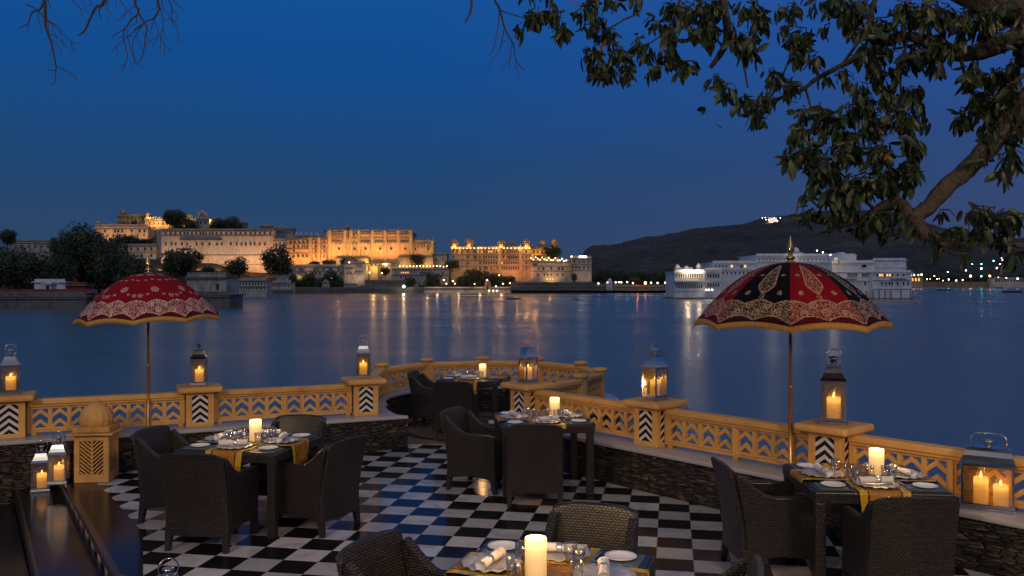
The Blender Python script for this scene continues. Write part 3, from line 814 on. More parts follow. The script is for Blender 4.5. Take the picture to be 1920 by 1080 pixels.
def dress(tname, cx, cy, rot, label, sides=(0, 1, 2, 3), hang=((.30, .24), (.2, .28)), candle_off=(0, 0), power=4.5):
    t = proto_or_copy('table', make_table); place(t, (cx, cy, .0005), rot, label, 'table', 'square rattan dining tables')
    r0 = runner('table_runner', (cx, cy, 0), rot, TZ+.003, hang[0][0], hang[0][1], hash_(tname)+1, 'gold silk runner laid front to back over the '+tname)
    r1 = runner('table_runner', (cx, cy, 0), rot+PI/2, TZ+.011, hang[1][0], hang[1][1], hash_(tname)+2, 'gold silk runner laid side to side over the '+tname)
    Rm = Matrix.Rotation(rot, 2)
    def P(x, y): v = Rm @ Vector((x, y)); return cx+v.x, cy+v.y
    for k in sides:
        a = k*PI/2; q = random.Random(hash_(tname)*7+k)
        def L(tx, oy):      # tx along the side, oy outward; side 0 looks at the viewer (-y)
            x, y = tx, -oy
            return P(x*math.cos(a)-y*math.sin(a), x*math.sin(a)+y*math.cos(a))
        z = TZ+(.0105 if k in (0, 2) else .0185); s = ORD[k]; j = lambda e: q.uniform(-e, e)
        x, y = L(0, .30); o = proto_or_copy('charger', mk_charger); place(o, (x, y, z), rot+a+j(.5), 'scalloped silver charger plate at the %s side of the %s' % (s, tname), 'charger plate', 'scalloped silver charger plates')
        x, y = L(.0+j(.02), .30); o = proto_or_copy('napkin', mk_napkin); place(o, (x, y, z+.010), rot+a+(.15+j(.35)), 'rolled white napkin in a silver ring at the %s side of the %s' % (s, tname), 'napkin', 'rolled white napkins')
        cn = CORN[k]
        x, y = L(-.33, .34); o = proto_or_copy('mat', mk_mat); place(o, (x, y, TZ+.001), rot+a+j(.05), 'square blue-grey mat under the plate at the %s corner of the %s' % (cn, tname), 'placemat', 'blue-grey corner mats')
        o = proto_or_copy('plate', mk_plate); place(o, (x+j(.012), y+j(.012), TZ+.0045), 0, 'round white side plate at the %s corner of the %s' % (cn, tname), 'plate', 'white side plates')
        x, y = L(.145+j(.02), .135+j(.015)); o = proto_or_copy('tumbler', mk_tumbler); place(o, (x, y, TZ+.020), 0, 'clear glass tumbler nearest the %s place of the %s' % (s, tname), 'glass', 'glass tumblers')
        x, y = L(-.10+j(.02), .175+j(.015)); o = proto_or_copy('tumbler', mk_tumbler); place(o, (x, y, TZ+.020), 0, 'second glass tumbler, left of the charger at the %s place of the %s' % (s, tname), 'glass', 'glass tumblers')
        x, y = L(-.19, .30); o = proto_or_copy('fork', mk_fork); place(o, (x, y, z), rot+a+PI*0+j(.12), 'silver fork left of the charger at the %s side of the %s' % (s, tname), 'fork', 'silver forks')
        x, y = L(.20, .30); o = proto_or_copy('knife', mk_knife); place(o, (x, y, z), rot+a+j(.12), 'silver knife right of the charger at the %s side of the %s' % (s, tname), 'knife', 'silver knives')
    x, y = P(*candle_off); o = proto_or_copy('candle', mk_candle); place(o, (x, y, TZ+.019), 0, 'glowing ivory pillar candle in the middle of the '+tname, 'candle', 'table candles')
    light('candle_light', 'POINT', (x, y, TZ+.27), power*1.0, (1, .54, .18), shadow_soft_size=.04)
    for i, (dx, dy) in enumerate(((-.09, -.05), (-.065, -.095))):
        x, y = P(candle_off[0]+dx, candle_off[1]+dy); o = proto_or_copy('shaker', mk_shaker); place(o, (x, y, TZ+.018), 0, ('left' if i == 0 else 'near')+' one of the two small glass shakers beside the candle of the '+tname, 'shaker', 'salt and pepper shakers')
def hash_(s): return sum(ord(c)*(i+1) for i, c in enumerate(s)) % 9973
dress('left table', -2.45, 8.18, math.radians(-12), 'square rattan table laid for four at the left of the terrace', candle_off=(.05, -.02))
dress('middle table', .33, 9.60, math.radians(7), 'square rattan table laid in the middle of the terrace by the corner pillar', sides=(0, 1, 3), hang=((.04, .02), (.04, .03)), candle_off=(.16, .10))
dress('bastion table', -.60, 13.72, math.radians(-12), 'square rattan table farthest away on the round bastion', sides=(0, 3), candle_off=(.14, .0), power=3.5)
dress('right table', 2.70, 6.70, math.radians(-4), 'square rattan table at the right below the red and black parasol', sides=(0, 3, 1), hang=((.20, .04), (.22, .04)), candle_off=(.12, .04))
dress('foreground table', .18, 4.48, math.radians(-18), 'square rattan table cut by the bottom edge of the photo', sides=(1, 2, 3), candle_off=(-.03, -.10), power=6)

# ------------------------------------------------------------------ lanterns
def lantern_parts(r, wx, wy, hb, wide=False):
    """wx, wy half sizes of the glass box, hb its height"""
    mb = MB(); mb.box(-wx-.012, wx+.012, -wy-.012, wy+.012, 0, .022); mb.box(-wx-.004, wx+.004, -wy-.004, wy+.004, .0222, .034)
    o = mb.build('base', M['metal'], r); bevel(o, .003)
    p = .0075; mb = MB()
    for sx in (-1, 1):
        for sy in (-1, 1):
            x, y = sx*(wx-p), sy*(wy-p); mb.box(x-p, x+p, y-p, y+p, .0342, hb)
    for z0, z1 in ((.0342, .048), (hb-.014, hb)):
        for sy in (-1, 1): y = sy*(wy-p); mb.box(-wx+2*p, wx-2*p, y-p+.001, y+p-.001, z0, z1)
        for sx in (-1, 1): x = sx*(wx-p); mb.box(x-p+.001, x+p-.001, -wy+2*p, wy-2*p, z0, z1)
    mb.build('frame', M['metal'], r)
    for k, (ax, s) in enumerate(((0, -1), (0, 1), (1, -1), (1, 1))):
        mb = MB()
        if ax: mb.box(-wx+2*p, wx-2*p, s*(wy-p)-.0008, s*(wy-p)+.0008, .0482, hb-.0142)
        else: mb.box(s*(wx-p)-.0008, s*(wx-p)+.0008, -wy+2*p, wy-2*p, .0482, hb-.0142)
        mb.build('glass_pane', M['pane'], r)
    # flared roof
    mb = MB(); prof = [(1.10, 0), (1.10, .006), (.93, .030), (.76, .066), (.62, .105), (.60, .108)] ; tx = .62 if not wide else .80
    vs = []; fs = []
    for s_, z in prof:
        ax_ = s_ if not wide else 1.10-(1.10-s_)*.45
        for a, b in ((-1, -1), (1, -1), (1, 1), (-1, 1)): vs.append((a*wx*ax_, b*wy*s_, hb+.0005+z))
    for i in range(len(prof)-1):
        for k in range(4): fs.append((i*4+k, i*4+(k+1) % 4, (i+1)*4+(k+1) % 4, (i+1)*4+k))
    fs.append((3, 2, 1, 0)); fs.append(tuple((len(prof)-1)*4+k for k in range(4)))
    mb.add(vs, fs); o = mb.build('roof', M['metal'], r); bevel(o, .002)
    z = hb+.109
    mb = MB(); cx_ = wx*(.58 if not wide else .86); cy_ = wy*.58
    mb.box(-cx_, cx_, -cy_, cy_, z, z+.012); mb.box(-cx_-.008, cx_+.008, -cy_-.008, cy_+.008, z+.0125, z+.024)
    mb.lathe([(.024, z+.0245), (.024, z+.062), (.040, z+.064), (.042, z+.072), (.030, z+.080), (.004, z+.086)], 16)
    mb.build('vent_cap', M['metal'], r)
    mb = MB(); R = .062 if not wide else .115
    pts = []
    if not wide:
        for k in range(29): a = math.radians(-60+300*k/28); pts.append((R*math.cos(a), 0, z+.075+R*math.sin(a)))
        pts = [(R*math.cos(math.radians(-62)), 0, z+.02)]+pts+[(R*math.cos(math.radians(242)), 0, z+.02)]
        mb.tube(pts, .0045, 8)
    else:
        pts = [(.105, 0, z+.01), (.125, 0, z+.05), (.13, 0, z+.08), (.118, 0, z+.11), (.085, 0, z+.128), (0, 0, z+.135), (-.085, 0, z+.128), (-.118, 0, z+.11), (-.13, 0, z+.08), (-.125, 0, z+.05), (-.105, 0, z+.01)]
        mb.tube(pts, .0055, 8)
    mb.build('handle', M['metal'], r)
def mk_lantern():
    r = empty('lantern', (0, 0, 0)); lantern_parts(r, .092, .092, .33); return r
def mk_lcandle():
    r = empty('lantern_candle', (0, 0, 0))
    mb = MB(); mb.lathe([(.050, 0), (.051, .004), (.051, .160), (.046, .166), (.0, .158)], 24); mb.build('wax', M['wax_lantern'], r)
    mb = MB(); mb.lathe([(.003, .162), (.009, .174), (.007, .187), (.001, .204)], 10); mb.build('flame', M['flame'], r); return r
def lantern(x, y, z, rz, label, tail, power=3.2, sc=1.0):
    o = proto_or_copy('lantern', mk_lantern); place(o, (x, y, z), rz, label, 'lantern', 'square steel candle lanterns'); o.scale = (sc,)*3
    c = proto_or_copy('lcandle', mk_lcandle); place(c, (x, y, z+.0355*sc), rz, 'lit pillar candle inside the '+tail, 'candle', 'candles burning in lanterns'); c.scale = (sc,)*3
    light('lantern_light', 'POINT', (x, y, z+.222*sc), power, (1, .52, .18), shadow_soft_size=.006)
capz = LEDGE+.501
aL = math.atan2(DL.y, DL.x); aR = math.atan2(DR.y, DR.x)
lantern(PL[0].x, PL[0].y, capz, aL+.0, 'steel lantern on the leftmost pillar, cut by the left edge of the photo', 'lantern on the leftmost pillar')
lantern(PL[1].x, PL[1].y, capz, aL-.2, 'steel lantern on the pillar just right of the plain red parasol pole', 'lantern on the pillar right of the plain red parasol')
lantern(PL[2].x, PL[2].y, capz, aL-.25, 'steel lantern on the pillar at the left end of the round bastion', 'lantern at the left end of the bastion')
lantern(PR[0].x, PR[0].y, capz, math.radians(35), 'steel lantern on the corner pillar between the bastion table and the middle table', 'lantern on the corner pillar')
lantern(PR[1].x, PR[1].y, capz, math.radians(40), 'steel lantern alone on the pillar halfway along the right balustrade', 'lantern halfway along the right balustrade', sc=1.08)
lantern(PR[2].x, PR[2].y, capz, math.radians(-22), 'steel lantern with a dark front pane on the pillar behind the right table', 'lantern on the pillar behind the right table', sc=1.18)
lantern(-5.37, 9.93, -.1295, math.radians(18), 'lower of the two steel lanterns on the black steps, the left one', 'left lantern on the black steps')
lantern(-5.055, 9.70, .0105, math.radians(14), 'steel lantern on the top black step beside the domed stone lamp', 'lantern beside the domed stone lamp')
# lanterns of which only the top reaches into the photo
lantern(-2.12, 5.36, .0005, math.radians(30), 'steel lantern on the checkered floor at the bottom edge, before the left chair', 'floor lantern in front of the left chair', .5, .95)
lantern(-2.25, 5.00, .0105, math.radians(60), 'steel lantern showing only its handle at the bottom left edge', 'floor lantern at the bottom left edge', .5, .95)
r = empty('lantern', (3.80, 6.93, LEDGE+.0005), math.radians(-34), 'wide steel lantern with two candles on the marble ledge at the right edge', 'lantern')
r['label'] = 'wide steel lantern with two candles on the marble ledge at the right edge'
lantern_parts(r, .185, .10, .355, True)
for i, (dx, dy) in enumerate(((-.055, .0), (.085, -.01))):
    c = proto_or_copy('lcandle', mk_lcandle); v = Matrix.Rotation(math.radians(-34), 2) @ Vector((dx, dy))
    place(c, (3.80+v.x, 6.93+v.y, LEDGE+.036), 0, ('left and taller' if i == 0 else 'right')+' candle of the two inside the wide lantern', 'candle', 'candles burning in lanterns')
    c.scale = (1.05, 1.05, 1.25 if i == 0 else 1.0)
    light('lantern_light', 'POINT', (3.80+v.x, 6.93+v.y, LEDGE+(.275 if i == 0 else .228)), 1.0, (1, .52, .18), shadow_soft_size=.006)

# ------------------------------------------------------------------ parasols
def parasol(px, Y, R, zr, drop, n, two, rot, tilt, label, fin, seed):
    x = XP(px, Y); z0 = LEDGE
    root = empty('parasol', (x, Y, z0), 0, label, 'parasol')
    top = Vector((x, Y, zr+drop))
    nu, nv = 100, 110
    Mt = Matrix.Translation((0, 0, zr+drop-z0)) @ Matrix.Rotation(tilt, 4, 'Y') @ Matrix.Rotation(rot, 4, 'Z')
    vs = []; cols = []
    half = math.tan(PI/n)
    q = random.Random(seed)
    def motif(pn, u, v):
        """u -.5...5 across panel, v 0 apex..1 rim -> coverage 0, .5 filigree, 1 solid; third value: dark hem"""
        r = R*v; xm = u*2*half*r*.96; ym = (1-v)*R*1.22      # metres across, metres up from the rim
        au = abs(u)
        # scalloped band: lower and upper edge
        k = abs(math.sin(u*PI*2*1.0+PI/2))
        lo = .030+.045*abs(math.cos(u*PI*2))**.8; hi = .200+.034*abs(math.sin(u*PI*2+PI/2+PI/2))**.7
        lo = .022+.050*(1-abs((u*2) % 1*2-1)**1.7)
        hi = .185+.045*(1-abs(((u*2+.5) % 1)*2-1)**1.6)
        if abs(ym-lo) < .0055 or abs(ym-hi) < .0055: return 1, 0
        if lo < ym < hi:
            for cx_, cy_ in ((0, .10), (-.30, .10), (.30, .10), (-.15, .175), (.15, .175)):
                d = math.hypot(xm-cx_*2*half*r, ym-cy_)
                if abs(d-.030) < .005 or d < .010: return 1, 0
            return .5, 0
        if ym < lo: return 0, 1
        if two:                                             # paisley drop in the middle of each panel
            yc = (ym-.31)
            if -.02 < yc < .50:
                wd = .085*math.sin(min(1, max(0, (yc+.02)/.13))*PI/2)*max(0, 1-max(0, yc-.06)/.44)**.85*(half/.414)
                d = abs(xm)-wd
                if abs(d) < .006: return 1, 0
                if d < -.006: return .5, 0
            if abs(ym-.262) < .016+.02*math.cos(xm*70) and abs(xm) < .06 and abs(xm) > .004 and int(xm*160+ym*200) % 2 == 0: return 1, 0
            fl = ((.30, .31, .034), (-.30, .31, .034), (.30, .56, .026), (-.30, .56, .026))
        else:
            fl = ((0, .40, .055), (.40, .30, .03), (-.40, .30, .03), (.22, .32, .024), (-.22, .32, .024), (0, .80, .05), (.3, .60, .026), (-.3, .60, .026), (0.0, .62, .02))
        for a, b, s_ in fl:
            dx = xm-a*2*half*r; dy = ym-b; d = math.hypot(dx, dy)
            if d < s_:
                t = math.atan2(dy, dx)
                if d < s_*.25 or (s_*.42 < d < s_*(.72+.28*math.cos(8*t))): return 1, 0
                return 0, 0
        return 0, 0
    for j in range(nv+1):
        v = j/nv
        for p_ in range(n):
            for i in range(nu):
                u = i/nu-.5
                a = 2*PI*(p_+.5+u)/n; da = 2*PI*u/n
                chord = math.cos(PI/n)/math.cos(da); f_ = 1*(.25)+chord*.75
                r_ = R*v*f_; z = -drop*v**2.1+.038*v**7*(1-(2*u)**2)
                vs.append((r_*math.cos(a), r_*math.sin(a), z))
                c, hem = motif(p_, u, v) if v > .04 else (0, 0)
                cols.append((c, 1.0 if (two and p_ % 2 == 1) else 0.0, hem, 1))
    w = n*nu; fs = []
    for j in range(nv):
        for k in range(w):
            k2 = (k+1) % w; fs.append(((j+1)*w+k, (j+1)*w+k2, j*w+k2, j*w+k))
    mb = MB(); mb.v = vs; mb.f = fs; mb.m = [0]*len(fs); mb.sm = [True]*len(fs)
    o = mb.build('canopy', M['canopy_a' if two else 'canopy_b'], root, uv=False)
    ca = o.data.color_attributes.new('motif', 'FLOAT_COLOR', 'POINT'); ca.data.foreach_set('color', np.array(cols, dtype=np.float32).ravel())
    o.matrix_local = Mt
    so = o.modifiers.new('cloth', 'SOLIDIFY'); so.thickness = .004; so.offset = -1
    # fringe
    vs2 = []; nf = n*60
    rim = vs[nv*w:]
    fl = []
    for k in range(w):
        x_, y_, z_ = rim[k]; h = math.hypot(x_, y_); s_ = 1.004+.004*math.sin(k*1.7)
        fl.append(((x_*s_, y_*s_, z_+.006), (x_*s_*.997, y_*s_*.997, z_-.048-.005*math.sin(k*2.3))))
    mb = MB(); V = [p for a_ in fl for p in a_]; FF = [(2*k, 2*k+1, 2*((k+1) % w)+1, 2*((k+1) % w)) for k in range(w)]
    mb.v = [tuple(p) for p in V]; mb.f = FF; mb.m = [0]*len(FF); mb.sm = [True]*len(FF)
    o = mb.build('fringe', M['fringe'], root); o.matrix_local = Mt; so = o.modifiers.new('cloth', 'SOLIDIFY'); so.thickness = .003
    # ribs, pole, finial
    for p_ in range(n):
        a = 2*PI*p_/n; mb = MB()
        mb.tube([(R*v*math.cos(a)*.99, R*v*math.sin(a)*.99, -drop*v**2.1-.010) for v in [.03, .2, .4, .6, .8, .97]], .004, 6)
        o = mb.build('rib', M['lamp_post'], root); o.matrix_local = Mt
    zt = zr+drop-z0
    mb = MB(); zj = .40*zt
    mb.lathe([(.05, 0), (.055, .015), (.03, .03), (.020, .04), (.020, zj), (.024, zj+.005), (.024, zj+.03), (.015, zj+.034), (.015, zt-.02)], 14)
    mb.build('pole', M['pole_paint'], root)
    mb = MB(); h = fin
    mb.lathe([(.05, -.004), (.045, .012), (.024, .03*h), (.018, .05*h), (.038, .09*h), (.043, .14*h), (.034, .20*h), (.016, .24*h), (.026, .26*h), (.016, .29*h), (.036, .35*h), (.039, .40*h), (.030, .50*h), (.016, .68*h), (.006, .80*h), (.001, .86*h)], 16, 0, Matrix.Scale(1, 4))
    o = mb.build('finial', M['brass'], root); o.matrix_local = Mt @ Matrix.Scale(.30, 4, (0, 0, 1)) if False else Mt
    return root
parasol(1482, 8.22, .888, 1.865, .575, 8, True, math.radians(-107.7), 0, 'large parasol with alternating red and black velvet panels and gold paisley embroidery', .30, 3)
parasol(278, 10.70, .845, 1.80, .565, 9, False, math.radians(-79.7), math.radians(-2.0), 'plain dark red parasol with small silver flowers and a gold fringe at the left', .28, 5)

# ------------------------------------------------------------------ trees in the foreground
def limb(mb, pts, n=8):        # pts: (px, py, Y, radius)
    P_ = [W(a, b, y) for a, b, y, r in pts]; R_ = [r*.86 for *_, r in pts]
    # smooth and roughen
    q = random.Random(len(pts)*13+int(pts[0][0])); out = []; rr = []
    for i in range(len(P_)-1):
        for k in range(4):
            t = k/4; a = P_[max(i-1, 0)]; b = P_[i]; c = P_[i+1]; d = P_[min(i+2, len(P_)-1)]
            p = .5*((2*b)+(c-a)*t+(2*a-5*b+4*c-d)*t*t+(-a+3*b-3*c+d)*t**3)
            r = R_[i]*(1-t)+R_[i+1]*t
            out.append(p+Vector((q.uniform(-1, 1), q.uniform(-1, 1), q.uniform(-1, 1)))*r*.10); rr.append(r*(1+q.uniform(-.08, .08)))
    out.append(P_[-1]); rr.append(R_[-1]); mb.tube(out, rr, n)
    return out
tree = empty('fig_tree', (5.6, 3.4, 0), 0, 'large leafy tree whose branches hang over the terrace from the upper right', 'tree')
inv = Matrix.Translation((-5.6, -3.4, 0))
class TMB(MB):
    pass
def local(mb, t=(5.6, 3.4, 0)):
    mb.v = [(x-t[0], y-t[1], z-t[2]) for x, y, z in mb.v]; return mb
D = 5.6
mb = MB()
tr = [Vector((5.6, 3.4, 0)), Vector((5.5, 3.5, 1.2)), Vector((5.15, 3.9, 2.4)), Vector((4.6, 4.4, 3.3)), W(1990, 150, 4.9), W(2000, 10, 5.0), W(1960, -220, 5.3)]
mb.tube(tr, [.34, .28, .25, .22, .17, .14, .10], 14)
mb.tube([W(2010, 60, 5.0), W(1950, 25, 5.1), W(1880, 8, 5.2), W(1800, -20, 5.3), W(1700, -60, 5.5)], [.15, .13, .11, .08, .05], 10)
o = local(mb).build('trunk', M['bark'], tree)
mb = MB()
L1 = limb(mb, [(2000, 55, 5.0, .085), (1930, 62, 5.1, .075), (1860, 88, 5.2, .066), (1800, 102, 5.3, .055), (1763, 88, 5.35, .045), (1703, 68, 5.4, .034), (1652, 86, 5.5, .028), (1615, 104, 5.5, .024), (1578, 123, 5.6, .02), (1531, 148, 5.7, .018), (1499, 171, 5.8, .016), (1439, 192, 5.9, .012), (1395, 215, 6.0, .006)])
L2 = limb(mb, [(1995, 130, 4.9, .10), (1915, 200, 5.0, .075), (1856, 273, 5.05, .066), (1809, 320, 5.1, .060), (1768, 358, 5.1, .056), (1735, 393, 5.1, .055), (1707, 405, 5.1, .052), (1690, 382, 5.15, .040), (1656, 386, 5.2, .034), (1620, 408, 5.3, .02), (1580, 425, 5.4, .012), (1530, 440, 5.5, .006)])
limb(mb, [(1715, 402, 5.1, .045), (1740, 440, 5.05, .036), (1800, 465, 5.0, .028), (1850, 452, 5.0, .02), (1925, 462, 4.9, .018)])
limb(mb, [(1350, -80, 6.0, .05), (1356, 0, 6.0, .036), (1363, 50, 6.0, .032), (1360, 84, 6.0, .028), (1346, 108, 6.0, .024), (1332, 127, 6.0, .016)])
limb(mb, [(1362, 72, 6.0, .024), (1386, 84, 6.0, .016), (1395, 125, 6.0, .010), (1402, 165, 6.0, .006)])
limb(mb, [(1490, -60, 5.8, .03), (1430, -50, 5.9, .035), (1350, -80, 6.0, .05)])
limb(mb, [(1204, -20, 6.0, .010), (1200, 20, 6.0, .008), (1168, 38, 6.0, .008), (1130, 64, 6.0, .006), (1112, 90, 6.0, .004)])
limb(mb, [(1280, -20, 6.1, .012), (1262, 40, 6.1, .009), (1235, 70, 6.1, .006), (1190, 95, 6.1, .005), (1160, 110, 6.1, .003)])
limb(mb, [(1439, 192, 5.9, .010), (1463, 150, 5.9, .008), (1480, 110, 5.9, .006), (1500, 60, 5.8, .006)])
limb(mb, [(1578, 123, 5.6, .012), (1620, 60, 5.5, .014), (1640, 0, 5.5, .018), (1650, -40, 5.5, .02)])
limb(mb, [(1510, 165, 5.8, .010), (1525, 220, 5.7, .008), (1535, 270, 5.6, .006), (1520, 330, 5.6, .004)])
limb(mb, [(1688, 384, 5.15, .016), (1672, 330, 5.2, .012), (1655, 270, 5.3, .008), (1640, 220, 5.3, .005)])
limb(mb, [(1640, 395, 5.25, .014), (1600, 350, 5.3, .010), (1560, 310, 5.4, .006), (1520, 290, 5.4, .004)])
limb(mb, [(1800, 102, 5.3, .016), (1812, 150, 5.2, .010), (1830, 190, 5.1, .006), (1860, 230, 5.0, .004)])
limb(mb, [(1935, 130, 5.0, .02), (1880, 170, 5.0, .012), (1840, 200, 5.0, .007)])
limb(mb, [(1703, 68, 5.4, .014), (1690, 130, 5.4, .010), (1690, 190, 5.4, .006), (1700, 250, 5.3, .004)])
limb(mb, [(1355, 60, 6.0, .014), (1320, 40, 6.0, .009), (1280, 50, 6.1, .006), (1250, 80, 6.1, .004)])
# bare hanging twig at the top centre
limb(mb, [(925, -40, 6.2, .012), (928, 0, 6.2, .010), (936, 15, 6.2, .010), (947, 55, 6.2, .008), (962, 82, 6.2, .006), (966, 108, 6.2, .005), (976, 125, 6.2, .004), (985, 133, 6.2, .003)], 6)
for pts in ([(938, 20, 6.2, .006), (960, 27, 6.2, .005), (990, 35, 6.2, .005), (1010, 32, 6.2, .004)], [(937, 18, 6.2, .005), (932, 60, 6.2, .004), (924, 95, 6.2, .003), (912, 107, 6.2, .002)],
            [(945, 55, 6.2, .005), (938, 90, 6.2, .004), (925, 110, 6.2, .003), (915, 127, 6.2, .002)], [(960, 80, 6.2, .004), (955, 110, 6.2, .003), (938, 134, 6.2, .002)],
            [(966, 104, 6.2, .003), (968, 125, 6.2, .003), (972, 140, 6.2, .002), (967, 148, 6.2, .002)], [(958, 105, 6.2, .003), (953, 132, 6.2, .002)], [(940, 75, 6.2, .003), (951, 80, 6.2, .002), (956, 100, 6.2, .002)],
            [(884, -20, 6.2, .012), (884, 10, 6.2, .011), (880, 28, 6.2, .009), (871, 43, 6.2, .004)]):
    limb(mb, pts, 5)
clusters = [(1000, 40, 28, 24, 14), (1035, 30, 25, 25, 16), (1050, 62, 22, 22, 18), (975, 62, 12, 20, 5), (1092, 30, 25, 28, 10), (1105, 55, 22, 16, 10), (1155, 12, 18, 16, 4), (1110, 108, 30, 20, 18),
 (1130, 138, 35, 24, 26), (1172, 140, 22, 26, 18), (1165, 104, 22, 18, 12), (1205, 88, 20, 18, 9), (1252, 70, 26, 30, 18), (1258, 112, 28, 28, 24), (1228, 138, 20, 18, 12), (1290, 132, 26, 20, 18), (1255, 18, 25, 14, 6),
 (1285, 30, 50, 30, 34), (1318, 62, 36, 34, 28), (1330, 20, 30, 22, 16), (1345, 150, 16, 14, 8), (1325, 212, 5, 8, 1), (1362, 175, 22, 18, 14), (1395, 190, 16, 22, 10), (1420, 222, 26, 30, 26), (1385, 85, 22, 14, 9), (1410, 82, 16, 12, 7),
 (1400, 22, 40, 24, 18), (1487, 22, 20, 22, 12), (1470, 60, 15, 12, 5), (1500, 75, 34, 22, 20), (1500, 108, 26, 24, 18), (1530, 115, 20, 20, 10), (1452, 150, 28, 26, 16), (1480, 165, 30, 20, 16), (1438, 190, 24, 18, 14), (1565, 15, 30, 18, 18), (1545, 62, 18, 14, 6),
 (1610, 25, 50, 30, 40), (1650, 60, 40, 28, 30), (1700, 28, 50, 30, 40), (1755, 35, 50, 34, 44), (1810, 45, 46, 30, 34), (1640, 108, 26, 24, 16), (1650, 150, 20, 30, 16), (1672, 185, 26, 26, 18), (1700, 110, 22, 20, 12), (1730, 110, 20, 18, 12), (1745, 80, 22, 18, 12), (1860, 40, 30, 24, 16),
 (1352, 240, 1, 1, 0), (1535, 215, 28, 22, 14), (1500, 215, 16, 18, 6), (1500, 250, 28, 22, 18), (1555, 240, 46, 34, 34), (1600, 222, 30, 28, 22), (1478, 298, 18, 22, 12), (1520, 290, 34, 26, 28), (1545, 330, 40, 30, 34), (1590, 290, 50, 36, 44), (1640, 240, 40, 34, 30), (1630, 200, 26, 26, 16),
 (1690, 232, 30, 34, 22), (1722, 180, 22, 20, 10), (1730, 200, 12, 12, 4), (1650, 300, 40, 34, 30), (1700, 270, 24, 24, 12), (1620, 350, 50, 28, 34), (1660, 345, 36, 26, 24), (1700, 330, 30, 26, 16), (1560, 372, 34, 24, 20), (1510, 410, 20, 24, 12), (1512, 372, 14, 16, 6), (1565, 418, 16, 20, 8), (1595, 395, 34, 28, 24), (1615, 430, 20, 16, 8), (1640, 420, 28, 24, 16),
 (1660, 440, 10, 12, 2), (1715, 430, 26, 16, 8), (1750, 440, 20, 16, 6), (1830, 150, 34, 20, 18), (1870, 150, 40, 26, 28), (1905, 130, 24, 20, 12), (1825, 190, 24, 26, 14), (1855, 205, 44, 34, 42), (1890, 190, 34, 34, 30), (1810, 225, 22, 24, 14), (1870, 245, 40, 24, 28), (1905, 240, 24, 40, 22), (1900, 300, 24, 36, 24), (1880, 330, 14, 20, 8), (1838, 300, 14, 14, 5),
 (1840, 405, 50, 20, 22), (1890, 415, 40, 24, 26), (1850, 440, 40, 20, 18), (1790, 440, 30, 18, 12), (1895, 450, 30, 22, 18), (1900, 485, 20, 16, 10), (1800, 482, 8, 10, 2), (1775, 400, 20, 12, 4), (1760, 470, 14, 10, 4)]
q = random.Random(23)
def inside(x, y):
    return (y < interp(x, [(980, 50), (1060, 60), (1100, 60), (1110, 130), (1250, 130), (1340, 120), (1400, 190), (1450, 200), (1470, 300), (1500, 390), (1530, 420), (1640, 430), (1700, 400), (1740, 240), (1800, 215), (1830, 300), (1870, 330), (1920, 340)])
            and y > interp(x, [(980, -30), (1460, -30), (1470, 100), (1500, -30), (1930, -30)]))
for k in range(170):
    x_, y_ = q.uniform(985, 1925), q.uniform(-25, 430)
    dens = 1 if y_ < 110 or (x_ > 1480 and 210 < y_) or x_ > 1800 else .45
    if not (inside(x_, y_) and q.random() < dens): continue
    if 1740 < x_ < 1850 and 215 < y_ < 400: continue
    clusters.append((x_, y_, q.uniform(14, 26), q.uniform(14, 24), q.randint(4, 10)))
q = random.Random(11)
LV, LF, LT = [], [], []
def leaf(p, d, L, w, tone, up):
    d = d.normalized(); s = d.cross(up)
    if s.length < 1e-3: s = d.cross(Vector((1, 0, 0)))
    s.normalize(); nn = s.cross(d)
    b = len(LV); cup = .18
    for t, ww in ((0, 0), (.22, .72), (.5, 1), (.78, .72), (1.0, .0)):
        c = p+d*L*t+nn*(-.10*L*math.sin(t*PI))
        if ww == 0: LV.append(tuple(c)); LT.append(tone)
        else:
            for sg in (-1, 0, 1): LV.append(tuple(c+s*sg*w*ww*.5+nn*abs(sg)*w*cup)); LT.append(tone)
    def ix(r, c_): return b if r == 0 else (b+10 if r == 4 else b+1+(r-1)*3+c_)
    LF.extend([(b, ix(1, 1), ix(1, 0)), (b, ix(1, 2), ix(1, 1))])
    for r in (1, 2):
        for c_ in (0, 1): LF.append((ix(r, c_), ix(r, c_+1), ix(r+1, c_+1), ix(r+1, c_)))
    LF.extend([(ix(3, 0), ix(3, 1), b+10), (ix(3, 1), ix(3, 2), b+10)])
